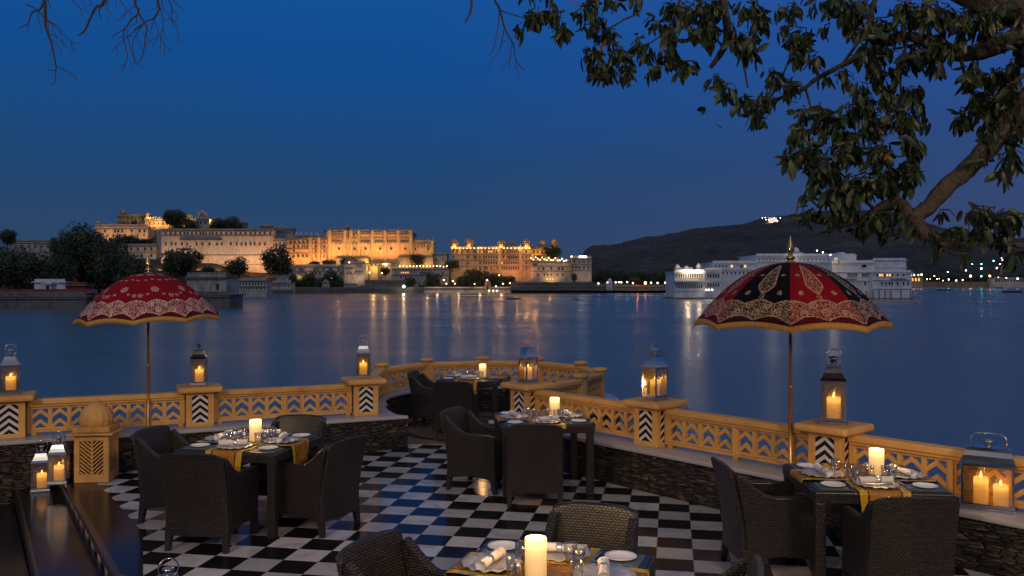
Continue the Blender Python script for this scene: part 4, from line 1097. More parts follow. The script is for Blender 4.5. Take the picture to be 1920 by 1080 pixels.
for cx_, cy_, rx, ry, n in clusters:
    dep = 6.0-(max(0, cx_-1300)/620)*.9 if cy_ < 260 else 5.4-(max(0, cx_-1500)/420)*.4
    # a twig through the cluster, leaves hanging from it
    nt_ = max(1, n//4)
    tw = []
    for k in range(nt_):
        a0 = W(cx_+q.uniform(-.4, .4)*rx, cy_-ry*q.uniform(.5, 1.1), dep+q.uniform(-.25, .25)); a1 = W(cx_+q.uniform(-1, 1)*rx, cy_+ry*q.uniform(-.4, .5), dep+q.uniform(-.3, .3))
        mid = (a0+a1)/2+Vector((q.uniform(-.03, .03), q.uniform(-.05, .05), .02)); tw.append((a0, mid, a1)); mb.tube([a0, mid, a1], [.0045, .0035, .002], 4)
    for k in range(int(n*2.0)):
        a0, mid, a1 = q.choice(tw); t = q.uniform(.05, 1)
        p = a0.lerp(mid, t*2) if t < .5 else mid.lerp(a1, t*2-1)
        g = (q.gauss(0, .5), q.gauss(0, .5))
        p = p.lerp(W(cx_+max(-1, min(1, g[0]))*rx, cy_+max(-1.1, min(.8, g[1]))*ry-6, dep+q.uniform(-.35, .35)), .6)
        d = Vector((q.gauss(0, .42), q.gauss(0, .42), -1.0+q.gauss(0, .3)))
        if q.random() < .13: d = Vector((q.gauss(0, 1), q.gauss(0, .6), q.uniform(-.4, .3)))
        L = q.uniform(.05, .125); tone = q.random()**1.6*.78
        if q.random() < .006: tone = 1.0
        leaf(p, d, L, L*q.uniform(.30, .42), tone, Vector((q.gauss(0, 1), q.gauss(-.6, .8), q.gauss(0, .4))))
local(mb).build('branch', M['bark'], tree)
lm = MB(); lm.v = [(x-5.6, y-3.4, z) for x, y, z in LV]; lm.f = LF; lm.m = [0]*len(LF); lm.sm = [True]*len(LF)
o = lm.build('crown', M['leaf'], tree, uv=False)
at = o.data.attributes.new('tone', 'FLOAT', 'POINT'); at.data.foreach_set('value', LT)

# bare tree over the upper left
bt = empty('bare_tree', (-6.5, 1.0, -.26), 0, 'leafless tree whose thin bare twigs hang into the upper left corner', 'tree')
mb = MB()
mb.tube([Vector((-6.5, 1.0, -.26)), Vector((-6.4, 1.3, 2.0)), Vector((-6.0, 2.2, 4.2)), Vector((-5.4, 3.8, 5.6)), W(-160, -160, 6.0)], [.24, .19, .15, .10, .06], 12)
mb.tube([W(-160, -160, 6.0), W(0, -130, 6.2), W(150, -120, 6.3), W(300, -110, 6.4), W(420, -140, 6.4)], [.06, .05, .04, .03, .015], 8)
mb.v = [(x+6.5, y-1.0, z+.26) for x, y, z in mb.v]; mb.build('trunk', M['dark_bark'], bt)
mb = MB(); Db = 6.3
def tw_(pts, r0, r1=.002):
    n = len(pts); limb(mb, [(x, y, Db, r0+(r1-r0)*i/(n-1)) for i, (x, y) in enumerate(pts)], 5)
def z1(L): return [(x/4.8, y/4.8) for x, y in L]
tw_([(70, -120)]+z1([(400, 0), (410, 170), (415, 250), (450, 350), (480, 460), (505, 600)]), .016, .006)
tw_(z1([(505, 600), (500, 680), (493, 745), (430, 768)]), .005); tw_(z1([(505, 600), (600, 640), (680, 690), (690, 730)]), .005); tw_(z1([(500, 632), (415, 630)]), .004)
tw_(z1([(405, 0), (355, 85), (290, 110), (262, 180), (250, 215), (168, 255)]), .010, .003); tw_(z1([(252, 215), (253, 280)]), .004)
tw_(z1([(232, 40), (330, 85), (405, 165), (500, 240), (640, 370), (715, 390)]), .006); tw_(z1([(405, 165), (560, 260)]), .005); tw_(z1([(640, 370), (655, 440), (680, 475)]), .004)
tw_(z1([(450, 300), (520, 345), (575, 390), (655, 460)]), .004); tw_(z1([(455, 350), (510, 400), (550, 450), (548, 480)]), .004); tw_(z1([(340, 100), (345, 180), (375, 270), (362, 310)]), .004)
tw_(z1([(460, 450), (440, 500)]), .004); tw_(z1([(435, 180), (440, 300)]), .003); tw_(z1([(530, 265), (575, 400), (570, 415)]), .003); tw_(z1([(430, 0), (462, 95)]), .005); tw_(z1([(470, 220), (480, 280), (515, 340)]), .003)
tw_([(215, -110)]+z1([(940, 0), (870, 60), (815, 160), (765, 270), (708, 318)]), .016, .006)
tw_(z1([(960, 0), (890, 90), (915, 180)]), .009, .003); tw_(z1([(980, 0), (950, 70), (995, 120), (958, 180)]), .004); tw_(z1([(650, 0), (720, 75), (815, 125)]), .004); tw_(z1([(720, 75), (738, 150)]), .003); tw_(z1([(735, 0), (775, 90)]), .003); tw_(z1([(800, 0), (830, 40), (780, 45)]), .003)
tw_([(250, -115)]+z1([(1215, 0), (1248, 80), (1248, 120), (1320, 240), (1310, 330), (1285, 500), (1240, 570)]), .013, .003)
tw_(z1([(1248, 118), (1170, 190), (1120, 260), (1020, 320), (1012, 345)]), .008, .002); tw_(z1([(1125, 255), (1110, 340), (1145, 490), (1130, 560), (1090, 665)]), .006); tw_(z1([(1130, 570), (1068, 606)]), .003)
tw_(z1([(1230, 130), (1222, 210), (1140, 240)]), .005); tw_(z1([(1285, 215), (1210, 280), (1150, 330), (1050, 415), (1005, 470)]), .005); tw_(z1([(1050, 415), (1056, 505)]), .003)
tw_(z1([(1290, 215), (1220, 320), (1190, 420), (1215, 540), (1235, 580), (1300, 605)]), .005); tw_(z1([(1215, 545), (1185, 620)]), .003); tw_(z1([(1145, 260), (1160, 380), (1200, 510), (1230, 575)]), .004)
tw_(z1([(1075, 0), (1140, 75), (1190, 130), (1165, 190)]), .004); tw_(z1([(1130, 80), (1125, 130), (1085, 185), (1035, 170)]), .003); tw_(z1([(1220, 40), (1125, 125), (1065, 165)]), .003)
tw_([(300, -110)]+z1([(1420, 0), (1435, 70), (1385, 165), (1300, 200), (1210, 270)]), .012, .004); tw_(z1([(1435, 75), (1375, 210), (1345, 350)]), .006); tw_(z1([(1440, 60), (1470, 190), (1445, 310), (1350, 365), (1310, 410)]), .005)
tw_(z1([(1440, 310), (1480, 400), (1550, 460)]), .004); tw_(z1([(1445, 330), (1445, 475)]), .003); tw_(z1([(1480, 400), (1480, 510)]), .003); tw_(z1([(1395, 190), (1425, 300), (1380, 420)]), .004); tw_(z1([(1455, 0), (1470, 70), (1525, 160), (1480, 190)]), .005)
tw_(z1([(1520, 0), (1550, 90), (1545, 170), (1590, 240), (1610, 355), (1648, 382)]), .006); tw_(z1([(1555, 0), (1610, 55), (1655, 80)]), .004); tw_(z1([(1555, 95), (1590, 125), (1580, 190), (1530, 160)]), .003); tw_(z1([(1610, 355), (1585, 395)]), .002); tw_(z1([(1535, 165), (1565, 260)]), .003)
tw_(z1([(1415, 65), (1320, 108)]), .003); tw_(z1([(1460, 250), (1500, 360)]), .003); tw_(z1([(1230, 320), (1265, 400), (1285, 480)]), .003); tw_(z1([(1280, 290), (1335, 350), (1380, 410)]), .003); tw_(z1([(1040, 0), (1045, 70)]), .003); tw_(z1([(1060, 340), (1200, 320)]), .003)
mb.v = [(x+6.5, y-1.0, z+.26) for x, y, z in mb.v]; mb.build('branch', M['dark_bark'], bt)

# ------------------------------------------------------------------ water, shores, hills
mb = MB(); mb.add([(-6000, 5, WATER), (6000, 5, WATER), (6000, 9000, WATER), (-6000, 9000, WATER)], [(0, 1, 2, 3)])
tag(mb.build('lake_water', M['water']), kind='structure')
from mathutils import noise as mn
def hillmesh(name, mat, pxs, prof, Y0, Y1, Yback, z0, ny, rough, sc, pw=1.0):
    vs = []; fs = []; nx = len(pxs)
    for j in range(ny+1):
        t = j/ny
        for px in pxs:
            if t <= .75:
                s = t/.75; Y = Y0+(Y1-Y0)*s; top = ZY(interp(px, prof), Y1); z = z0+(top-z0)*s**pw
            else:
                s = (t-.75)/.25; Y = Y1+(Yback-Y1)*s; top = ZY(interp(px, prof), Y1); z = top*(1-.5*s)
            X = XP(px, Y)
            f = min(1, t*6)
            z += (rough*.16*f*abs(mn.fractal(Vector((X*sc*14, Y*sc*14, 7.7)), .6, 2.0, 3)) if name == 'hill' else 0)
            z += rough*f*(mn.fractal(Vector((X*sc, Y*sc, 3.1)), 1.0, 2.0, 6))
            vs.append((X, Y, z))
    for j in range(ny):
        for i in range(nx-1): a = j*nx+i; fs.append((a, a+1, a+nx+1, a+nx))
    m = MB(); m.v = vs; m.f = fs; m.m = [0]*len(fs); m.sm = [True]*len(fs)
    o = m.build(name, mat, uv=False); tag(o, kind='structure'); return o
hillmesh('hill', M['hill'], [1060+3*i for i in range(360)], [(1060, 530), (1100, 474), (1112, 466), (1140, 462), (1180, 448), (1210, 441), (1260, 436), (1300, 430), (1350, 424), (1400, 416), (1430, 408), (1490, 402), (1560, 399), (1650, 402), (1720, 412), (1800, 428), (1860, 440), (1920, 452), (2100, 470)],
         1300, 2100, 3000, WATER+1, 90, 16, .004, .9)
hillmesh('town_ground', M['earth'], [-500+12*i for i in range(150)], [(-500, 480), (0, 472), (100, 468), (180, 452), (230, 432), (400, 434), (470, 470), (600, 482), (800, 492), (1000, 500), (1110, 515), (1280, 534)],
         566, 700, 1100, -3.2, 40, 1.0, .02, 1.0)
mb = MB(); mb.prism([(XP(-900, 238.5), 238.5), (XP(428, 238.5), 238.5), (XP(428, 560), 560), (XP(-900, 560), 560)], WATER-1, -1.9)
tag(mb.build('near_bank', M['earth']), kind='structure')

def lin(a, b, n): return [a+(b-a)*i/(n-1) for i in range(n)] if n > 1 else [(a+b)/2]
WINM = {}
def window(parent, x, y, z, w, h, lit=False, org=(0, 0, 0), fr='roof_stone'):
    key = (round(w, 1), round(h, 1), lit, fr)
    if key not in WINM:
        m = MB(); hw = w/2
        arch = [(-hw, 0), (hw, 0), (hw, h*.72), (hw*.6, h*.93), (0, h), (-hw*.6, h*.93), (-hw, h*.72)]
        xz_prism(m, arch, -.06, .2, 0)
        e = .22*hw+.12
        m.box(-hw-e, -hw-.002, -.14, .2, -.02*h, h, 1); m.box(hw+.002, hw+e, -.14, .2, -.02*h, h, 1)
        m.box(-hw-e*1.5, hw+e*1.5, -.30, .2, -.02*h-.25, -.02*h-.003, 1); m.box(-hw-e*1.6, hw+e*1.6, -.45, .2, h+.003, h+.18, 1)
        o = m.build('window', [M['win_lit' if lit else 'win_dark'], M[fr]], parent); WINM[key] = o.data
    else:
        o = bpy.data.objects.new('window', WINM[key]); COL.objects.link(o); o.parent = parent; KIDS.setdefault(parent.name, []).append(o)
    o.location = (x-org[0], y-org[1], z-org[2]); return o
def bld(name, label, cat, x0, x1, yt, yb, Y, depth, mat, rows=(), bands=(), merlon=0, below=6, group=None, extra=None, corner=None, frame='roof_stone', lit=()):
    X0, X1, zt, zb = XP(x0, Y), XP(x1, Y), ZY(yt, Y), ZY(yb, Y); org = ((X0+X1)/2, Y, zb)
    r = empty(name, org, 0, label, cat, group)
    r['px'] = 0; del r['px']
    m = MB(); m.box(X0-org[0], X1-org[0], 0, depth, -below, zt-zb)
    if corner: 
        for cx_ in corner:                # polygonal turrets along the wall
            c = XP(cx_, Y)-org[0]; rr = 3.1*Y/F*1.15; m.lathe([(rr, -below), (rr, zt-zb+.6), (rr*1.25, zt-zb+.9), (rr*1.25, zt-zb+1.3), (rr*.3, zt-zb+2.8), (.05, zt-zb+3.6)], 8, 0, Matrix.Translation((c, .2, 0)), False)
    m.build('wall', M[mat], r)
    m = MB()
    for b in bands:
        z = ZY(b, Y)-zb; m.box(X0-org[0]-.25, X1-org[0]+.25, -.55, -.002, z-.2, z+.2)
    m.box(X0-org[0]-.45, X1-org[0]+.45, -.7, depth+.4, zt-zb+.003, zt-zb+.35)
    m.build('cornice', M['roof_stone'] if mat != 'white_plaster' else M['white_plaster'], r)
    m = MB(); m.box(X0-org[0]+.1, X1-org[0]-.1, 0.05, .35, zt-zb+.353, zt-zb+1.1)
    if merlon:
        for k in range(merlon):
            c = X0-org[0]+(X1-X0)*(k+.5)/merlon; w = (X1-X0)/merlon*.3; m.box(c-w, c+w, .06, .34, zt-zb+1.103, zt-zb+1.9)
    m.build('parapet', M[mat], r)
    wi = 0
    for py, xs, (w, h) in rows:
        for x in xs:
            window(r, XP(x, Y), Y, ZY(py+h/2, Y), w*Y/F, h*Y/F, wi in lit, org, frame); wi += 1
    for k, (kind, a, b, c, wpx) in enumerate(extra or []):      # roof pavilions: (kind, px, py top, py base, width px)
        pavilion(r, a, b, c, Y+depth*.25, wpx, M[mat] if kind != 'dome' else M[mat], kind, org)
    return r
def pavilion(r, px, yt, yb, Y, wpx, mat, kind, org):
    cx_ = XP(px, Y)-org[0]; zb = ZY(yb, Y)-org[2]; H_ = (yb-yt)*Y/F; w = wpx*Y/F/2; dy = Y-org[1]
    T_ = Matrix.Translation((cx_, dy, zb))
    m = MB(); n = 8; m.lathe([(w*.95, 0), (w*.95, .04*H_)], n, 0, T_, False)
    for k in range(n):
        a = 2*PI*(k+.5)/n; m.tube([(cx_+w*.82*math.cos(a), dy+w*.82*math.sin(a), zb+.035*H_), (cx_+w*.82*math.cos(a), dy+w*.82*math.sin(a), zb+.45*H_)], w*.11, 5)
    if kind == 'solid': m.lathe([(w*.7, .04*H_), (w*.7, .45*H_)], n, 0, T_, False)
    m.lathe([(w*1.2, .44*H_), (w*1.15, .49*H_), (w*.85, .50*H_)], n, 0, T_, False)
    m.lathe([(w*.84, .50*H_), (w*.92, .58*H_), (w*.88, .68*H_), (w*.62, .80*H_), (w*.25, .875*H_), (w*.08, .90*H_), (w*.12, .93*H_), (w*.03, .96*H_), (.01, H_)], 14, 0, T_)
    m.build('roof_pavilion', mat, r)
def bulb(parent, px, py, Y, r_, mat='bulb', org=None):
    key = ('b', mat, round(r_, 2))
    if key not in WINM:
        m = MB(); m.lathe([(.02, -r_), (r_*.7, -r_*.7), (r_, 0), (r_*.7, r_*.7), (.02, r_)], 8); o = m.build('lamp', M[mat], parent); WINM[key] = o.data
    else:
        o = bpy.data.objects.new('lamp', WINM[key]); COL.objects.link(o); o.parent = parent
    p = W(px, py, Y); o.location = (p.x-org[0], p.y-org[1], p.z-org[2]) if org else p
    return o
def flood(px, py, Y, tx, ty, tY, power, col=(1, .47, .14), spot=110, size=.8):
    light('floodlight', 'SPOT', W(px, py, Y), power, col, shadow_soft_size=size, spot_size=math.radians(spot), spot_blend=.8, aim=W(tx, ty, tY))

# --- City palace complex, from the left
bld('fort_wing', 'long low pale wing with small windows far left behind the dark trees', 'building', 20, 140, 452, 474, 640, 14, 'old_white', [(462, lin(100, 132, 4), (2.2, 4)), (462, lin(30, 90, 6), (2.2, 4))], [456])
bld('palace_wing', 'pink lit palace wing with arched windows at the upper left of the fort', 'palace', 178, 278, 425, 448, 672, 16, 'palace_pale', [(433, [197, 216, 222, 229, 247, 262, 271], (2.6, 4.5)), (441, lin(190, 270, 8), (1.8, 3))], [429], 30, extra=[('dome', 184, 413, 425, 12), ('dome', 220, 420, 427, 9), ('dome', 207, 418, 426, 7)])
bld('fort_block', 'grey stone fort block with a domed corner pavilion highest at the left of the palace', 'palace', 220, 273, 406, 446, 690, 16, 'palace', [(420, lin(226, 262, 6), (2, 3.5)), (411, lin(240, 268, 5), (1.8, 3))], [408, 416], 14, extra=[('dome', 231, 392, 408, 13), ('dome', 262, 400, 407, 7)])
bld('fort_terrace', 'brightly floodlit golden terrace wall with domed pavilions on the fort summit', 'palace', 272, 322, 411, 447, 684, 14, 'palace', [(419, lin(280, 314, 5), (1.6, 3))], [409.5, 414], 12, extra=[('solid', 277, 396, 412, 9), ('solid', 319, 393, 412, 13)])
bld('fort_hall', 'fort hall with one lit domed pavilion beside the onion domed tower', 'palace', 322, 368, 413, 447, 688, 14, 'palace', [(421, lin(328, 362, 5), (1.8, 3))], [417], 10, extra=[('solid', 356, 400, 414, 13), ('dome', 338, 404, 414, 8)])
bld('fort_tower', 'tower with a dark onion dome and spire on the fort summit', 'tower', 369, 392, 411, 447, 680, 12, 'palace_pale', [(418, [376, 385], (2, 3.5))], [414], 0, extra=[('dome', 379, 392, 412, 17)])
bld('fort_lodge', 'small lit lodge at the right end of the fort summit', 'palace', 392, 456, 418, 447, 692, 12, 'palace', [(422, [397, 403], (2, 3))], [420], 8, extra=[('solid', 398, 407, 418, 9), ('dome', 452, 412, 424, 8)])
bld('fort_wing', 'grey two storey wing with dark square windows left of the great blank wall', 'building', 214, 293, 460, 512, 628, 14, 'palace_pale', [(467, [238, 246, 259, 272, 284], (2.6, 5)), (479, [252, 266, 284], (2.6, 5)), (491, [258, 270, 282], (2.6, 4.5))], [462, 473, 486])
b6 = bld('great_wall_palace', 'great plain cream palace block with two rows of small windows above a blank floodlit wall', 'palace', 303, 512, 431.5, 520, 620, 30, 'palace_pale',
    [(437.5, [311, 320, 329, 338, 346, 352, 360, 368, 376, 381, 386, 394, 399, 406, 415, 424.5, 433.5, 442, 451.5, 460.5, 470, 478.5, 487.5, 496.5, 506.5], (2.3, 4.2)),
     (457.5, [311, 322, 329.5, 341, 351, 369, 380, 393, 407, 416, 433, 444, 453, 461, 470, 477.5, 487, 497], (2.3, 4.2))], [434, 442, 478.5, 496], 0, below=14)
m = MB(); Y = 620; o0 = b6.location
m.box(XP(337, Y)-o0.x, XP(418, Y)-o0.x, -1.6, -.003, ZY(450.5, Y)-o0.z, ZY(450, Y)-o0.z)
m.add([(XP(337, Y)-o0.x, -1.8, ZY(449.8, Y)-o0.z), (XP(418, Y)-o0.x, -1.8, ZY(449.8, Y)-o0.z), (XP(416, Y)-o0.x, -.003, ZY(446, Y)-o0.z), (XP(339, Y)-o0.x, -.003, ZY(446, Y)-o0.z)], [(0, 1, 2, 3)]); m.build('awning', M['roof_stone'], b6)
m = MB(); m.add([(XP(303, 620)-o0.x-.01, 0, -14), (XP(303, 620)-o0.x-.01, 0, ZY(431, 620)-o0.z), (XP(291, 640)-o0.x, 22, ZY(430, 640)-o0.z), (XP(291, 640)-o0.x, 22, -14)], [(0, 3, 2, 1)]); m.box(XP(291, 640)-o0.x, XP(303, 640)-o0.x, 22.01, 30, -14, ZY(430.5, 640)-o0.z); m.build('side_wall', M['old_white'], b6)
bld('roof_house', 'pale rooftop blocks peeking up behind the right end of the great blank wall', 'building', 487, 512, 425, 445, 660, 12, 'palace_pale', [(429, lin(492, 508, 4), (1.6, 3))], [427], 6, extra=[('dome', 498, 420, 425, 9)])
bld('roof_house', 'pinkish upper palace with a turret left of the pointed white tents', 'building', 512, 548, 429, 450, 655, 12, 'palace_pale', [(436, lin(517, 543, 5), (1.8, 3.2))], [432], 8, extra=[('dome', 526, 422, 429, 9)])
t_ = bld('roof_terrace', 'roof terrace with a row of pale pointed tents', 'building', 548, 612, 444, 452, 650, 12, 'palace', [], [446])
m = MB()
for x in (556, 564, 574, 584, 594): 
    c = XP(x, 652)-t_.location.x; m.lathe([(4.4*.4, .5), (4.0*.4, 2.2), (.05, 4.4)], 4, 0, Matrix.Translation((c, 3, ZY(444, 650)-t_.location.z)), False, PI/4)
m.build('tent', M['blue_tent'], t_)
bld('palace_block', 'golden lit four storey palace block left of the tallest ribbed palace', 'palace', 538, 612, 450, 508, 616, 18, 'palace',
    [(453.5, lin(545, 608, 9), (2.6, 3.2)), (462, [551, 559, 567, 571.5, 576, 584, 592, 601, 608], (2.4, 4.2)), (470.5, [551, 584, 592, 601, 608], (2.2, 3.6)), (479.5, [550.5, 559.5, 568, 575.5], (3.2, 5.2)), (480, [592, 601, 608], (2.0, 3.2))], [457, 466.5, 475], 16, corner=[582, 598])
bld('palace_block', 'shadowed narrow palace block between the great blank wall and the golden block', 'palace', 512, 538, 452, 508, 622, 18, 'palace_pale', [(457, [518, 525, 532], (2, 3.4)), (465, [518, 525, 532], (2, 3.4)), (475, [520, 530], (2, 3.4))], [460, 470], 6)
bld('main_palace', 'tallest palace with tall ribbed bastions and one high round window in each bay', 'palace', 612, 772, 436, 508, 618, 30, 'palace',
    [(466, [636, 665, 685.5, 713, 733.5, 760], (3.2, 4)), (456.5, [630, 637, 668, 690], (1.6, 2.4)), (441, lin(622, 642, 7), (1.3, 2.8)), (451, lin(620, 640, 7), (1.6, 2.4)), (451.5, lin(678, 694, 6), (1.7, 3)), (451.5, lin(704, 720, 6), (1.7, 3)), (451.5, lin(727, 744, 6), (1.7, 3)), (451.5, lin(752, 768, 6), (1.7, 3)), (441, lin(650, 664, 5), (1.6, 3))],
    [439, 446, 455, 487], 40, corner=[618, 647, 658, 673, 698, 722, 747, 770], extra=[('solid', 651, 421, 434, 14), ('dome', 639, 427, 435, 8), ('dome', 612, 429, 436, 10)])
bld('palace_block', 'right wing of the tall palace with two small domes on its roof', 'palace', 772, 812, 455, 508, 620, 18, 'palace', [(467, [779, 803], (2.6, 4.4)), (460, lin(778, 808, 6), (1.3, 2.6))], [457, 463], 8, corner=[811], extra=[('dome', 779, 446, 455, 8), ('solid', 802, 445, 455, 9), ('dome', 792, 443, 454, 5)])
bld('annex', 'plain pale annex between the tall palace and the domed red palace', 'building', 810, 838, 477, 520, 606, 14, 'palace_pale', [(486, [818, 830], (1.6, 2.4))], [479])
bld('courtyard_wall', 'bright yellow floodlit courtyard wall below the tall palace', 'wall', 630, 691, 484, 512, 600, 5, 'palace', [], [], 20)
bld('courtyard_house', 'bright yellow cube shaped gatehouse with two windows below the tall palace', 'building', 691, 709, 492, 514, 594, 6, 'palace', [(497, [697, 704], (2.2, 3.4))], [494])
bld('courtyard_wall', 'lit pale wall right of the gatehouse with a low shed roof', 'wall', 709, 748, 494, 512, 598, 6, 'palace_pale', [], [497], 12)
bld('courtyard_wall', 'golden floodlit wall with trees below the right wing of the tall palace', 'wall', 748, 812, 482, 508, 602, 6, 'palace', [], [], 14)
bld('haveli_row', 'grey carved houses with paired small windows at the foot of the golden block', 'building', 518, 645, 500, 524, 588, 12, 'old_white',
    [(505, [523, 533, 547, 552, 562, 567, 590, 595, 606, 618, 622, 635], (1.9, 3.2)), (512.5, [525, 540, 560, 573, 592, 600, 616, 630, 640], (1.9, 3))], [502, 509], 30)
bld('haveli_tower', 'square carved tower house with triple arched windows on each floor', 'building', 645, 685, 494, 528, 584, 12, 'old_white', [(498, [669, 673, 677], (2, 3.6)), (509, [667.5, 671, 675, 679], (1.9, 3.6)), (503, [652, 658], (2, 3)), (512, [652, 658], (2, 3))], [495, 503, 514], 8, extra=[('dome', 650, 488, 494, 5)])
bld('lakeside_wall', 'long low pale waterfront wall with doorways left of the bright shore light', 'wall', 684, 785, 528, 540, 576, 8, 'ghat', [(534, [700, 727, 739], (2, 5))], [529])
b = bld('terrace_restaurant', 'terrace building with a string of small lamps along its roof edge', 'building', 735, 840, 506, 528, 588, 12, 'old_white', [(511, [753, 757, 761, 765], (2, 3)), (512, [790, 795, 800, 804, 830], (2, 3.4)), (519, [752, 760, 800, 808, 820, 828], (2, 3))], [504.6, 516], 0, lit=(0, 1, 2, 3))
for x in lin(750, 838, 15): bulb(b, x, 499.5+rnd.uniform(-1, .6), 590, .34, 'bulb', b.location)
b = bld('red_palace', 'four storey red lit palace with domed pavilions and lights along its roof', 'palace', 845, 995, 467.5, 524, 600, 24, 'palace',
    [(471.5, [850, 858, 866, 877.5, 889, 892.5, 900]+lin(907, 931, 6)+lin(937, 944, 2)+lin(952, 972, 6)+[986.5], (1.9, 4.2)),
     (482, [850, 877.5, 889, 892.5, 900]+lin(907, 931, 6)+lin(937, 944, 2)+lin(952, 972, 6)+[980, 986.5], (1.9, 4.2)),
     (493, [877.5, 900]+lin(908, 931, 6)+lin(937, 972, 9)+[986.5], (1.9, 4)),
     (503, [900, 909, 913, 921, 933]+lin(941, 972, 8)+[986.5], (1.9, 4))], [466.2, 477, 488, 499.5], 50, corner=[937, 976], lit=(9, 10, 33, 52), below=12)
o0 = b.location
for px, yt, yb, w in ((852, 446, 466, 18), (880, 443, 466, 17), (940, 448, 466, 17), (987, 446, 466, 15)): pavilion(b, px, yt, yb, 603, w, M['palace'], 'solid', o0)
pavilion(b, 959, 449, 462, 612, 12, M['palace'], 'dome', o0)
for x in lin(848, 993, 22): bulb(b, x, 465.4, 599.2, .28, 'bulb', o0)
b = bld('upper_pavilions', 'orange lit upper pavilions with two tall domed kiosks behind the dark tree', 'palace', 996, 1047, 468, 498, 606, 16, 'palace', [(472, [1001, 1008, 1016], (3, 5)), (480, lin(1002, 1040, 6), (2, 4))], [465, 476], 12, extra=[('solid', 1018, 447, 467, 15), ('solid', 1040, 444, 468, 14), ('dome', 1001, 458, 468, 9)])
bld('lake_wing', 'grey brown palace wing with lit doorway at its foot right of the red palace', 'palace', 995, 1071, 490.5, 530, 590, 20, 'palace_pale', [(496, [1000, 1003, 1006], (1.8, 4)), (503.5, [1010, 1019, 1034, 1048, 1055], (2.4, 4)), (515, [1009, 1021, 1027, 1034, 1045, 1055], (1.9, 3.4)), (523, [1026, 1031, 1036], (3, 4))], [492, 500, 509], 24, lit=(14, 15, 16))
b = bld('lake_wing', 'pale square palace wing standing out at the far right of the palace shore', 'palace', 1071, 1109, 485, 534, 584, 24, 'palace_pale', [(491, [1077, 1086, 1095, 1104], (1.8, 3.6)), (501, [1074, 1080, 1086, 1095, 1103], (2.2, 4)), (529, [1090, 1098, 1104], (1.5, 3))], [487, 496, 507], 14, extra=[('dome', 1093, 479, 486, 9), ('dome', 1107, 479, 486, 5)])
for x in lin(1087, 1098, 4): bulb(b, x, 481, 583, .5, 'bulb_white', b.location)
bulb(b, 1071.5, 481, 583, .5, 'bulb', b.location)
r = empty('lamp_string', W(1000, 485, 588), 0, 'string of warm lamps along the garden terrace above the right palace wing', 'string lights')
for x in lin(996, 1062, 17): bulb(r, x, 484+2.5*math.sin(x)+(x-996)*.06, 588, .36, 'bulb', r.location)
# shore walls and ghats
bld('shore_wall', 'high pale retaining wall below the garden trees in front of the red palace', 'wall', 795, 958, 541, 552, 565, 12, 'old_white', [], [542.5], below=8)
bld('shore_wall', 'long sloping dark stone retaining wall below the right palace wings', 'wall', 958, 1112, 532, 548, 570, 12, 'ghat', [], [538], below=8)
bld('shore_wall', 'low dark stone quay with lamps running from the palace to the white island hotel', 'wall', 1112, 1275, 537, 547, 580, 10, 'ghat', [], [538], below=8)
bld('ghat_steps', 'dark stone bathing steps along the water below the havelis', 'wall', 540, 795, 541.5, 550, 566, 12, 'ghat', [], [543, 546], below=8)
b = bld('water_gate', 'small golden lit water gate pavilion below the red palace garden', 'pavilion', 909, 920, 533, 551, 562, 5, 'palace', [(540, [914], (3, 5))], [535], 0, extra=[('dome', 914.5, 523, 533, 9)])
for x, y in ((913, 525), (917, 545), (925, 545), (932, 545)): bulb(b, x, y, 560, .42, 'bulb', b.location)
# bright shore light and scattered garden lamps
def street_lamp(px, py, Y, mat, r_, label, h=None, group='lamps along the far shore'):
    p = W(px, py, Y); base = WATER+1.2 if h is None else p.z-h
    e = empty('shore_lamp', (p.x, p.y, base), 0, label, 'lamp', group)
    m = MB(); m.lathe([(.12, 0), (.07, p.z-base-r_)], 6); m.build('pole', M['lamp_post'], e)
    bulb(e, px, py, Y, r_, mat, (p.x, p.y, base)); return e
street_lamp(757, 537, 562, 'bulb_white', .85, 'very bright white shore light at the water edge below the tall palace')
light('shore_light', 'POINT', W(757, 537, 560.5), 900, (1, .9, .7), shadow_soft_size=.6)
places = [('near the right end of the haveli row', 693, 511), ('beside the gatehouse', 716, 512), ('left of the bright shore light', 655, 492), ('in the dark garden trees', 832, 525), ('in the dark garden trees, second from the left', 837, 532), ('left of the garden trees', 849, 527), ('below the left garden trees', 853, 532),
          ('inside the garden trees near the gate', 890, 532), ('behind the water gate', 936, 516), ('right of the water gate', 943, 532), ('at the right end of the garden', 956, 531), ('at the shore of the garden wall', 930, 537),
          ('on the quay at its left end', 1122, 531.5), ('on the quay beside the white kiosk', 1139, 530), ('on the quay, right of the white kiosk', 1154.5, 529.5), ('on the quay in a close pair', 1161, 529), ('on the quay in a close pair, its right one', 1165, 529.5), ('on the quay, alone before the orange tree', 1176, 529), ('on the quay under the orange tree', 1187, 531), ('on the quay right of the orange tree', 1221, 530), ('on the quay, first before the island hotel', 1233, 530.5), ('on the quay, second before the island hotel', 1247, 530), ('on the quay, nearest the island hotel', 1258, 530)]
for lab, x, y in places: street_lamp(x, y, 572 if x < 1110 else 577, 'bulb_white' if x > 1110 else 'bulb', .42, 'small shore lamp '+lab, 3)
street_lamp(1210, 530.5, 572, 'bulb_orange', .75, 'bright orange shore lamp on the quay left of the island hotel', 4)
light('shore_light', 'POINT', W(1195, 527, 578), 700, (1, .3, .08), shadow_soft_size=.6)
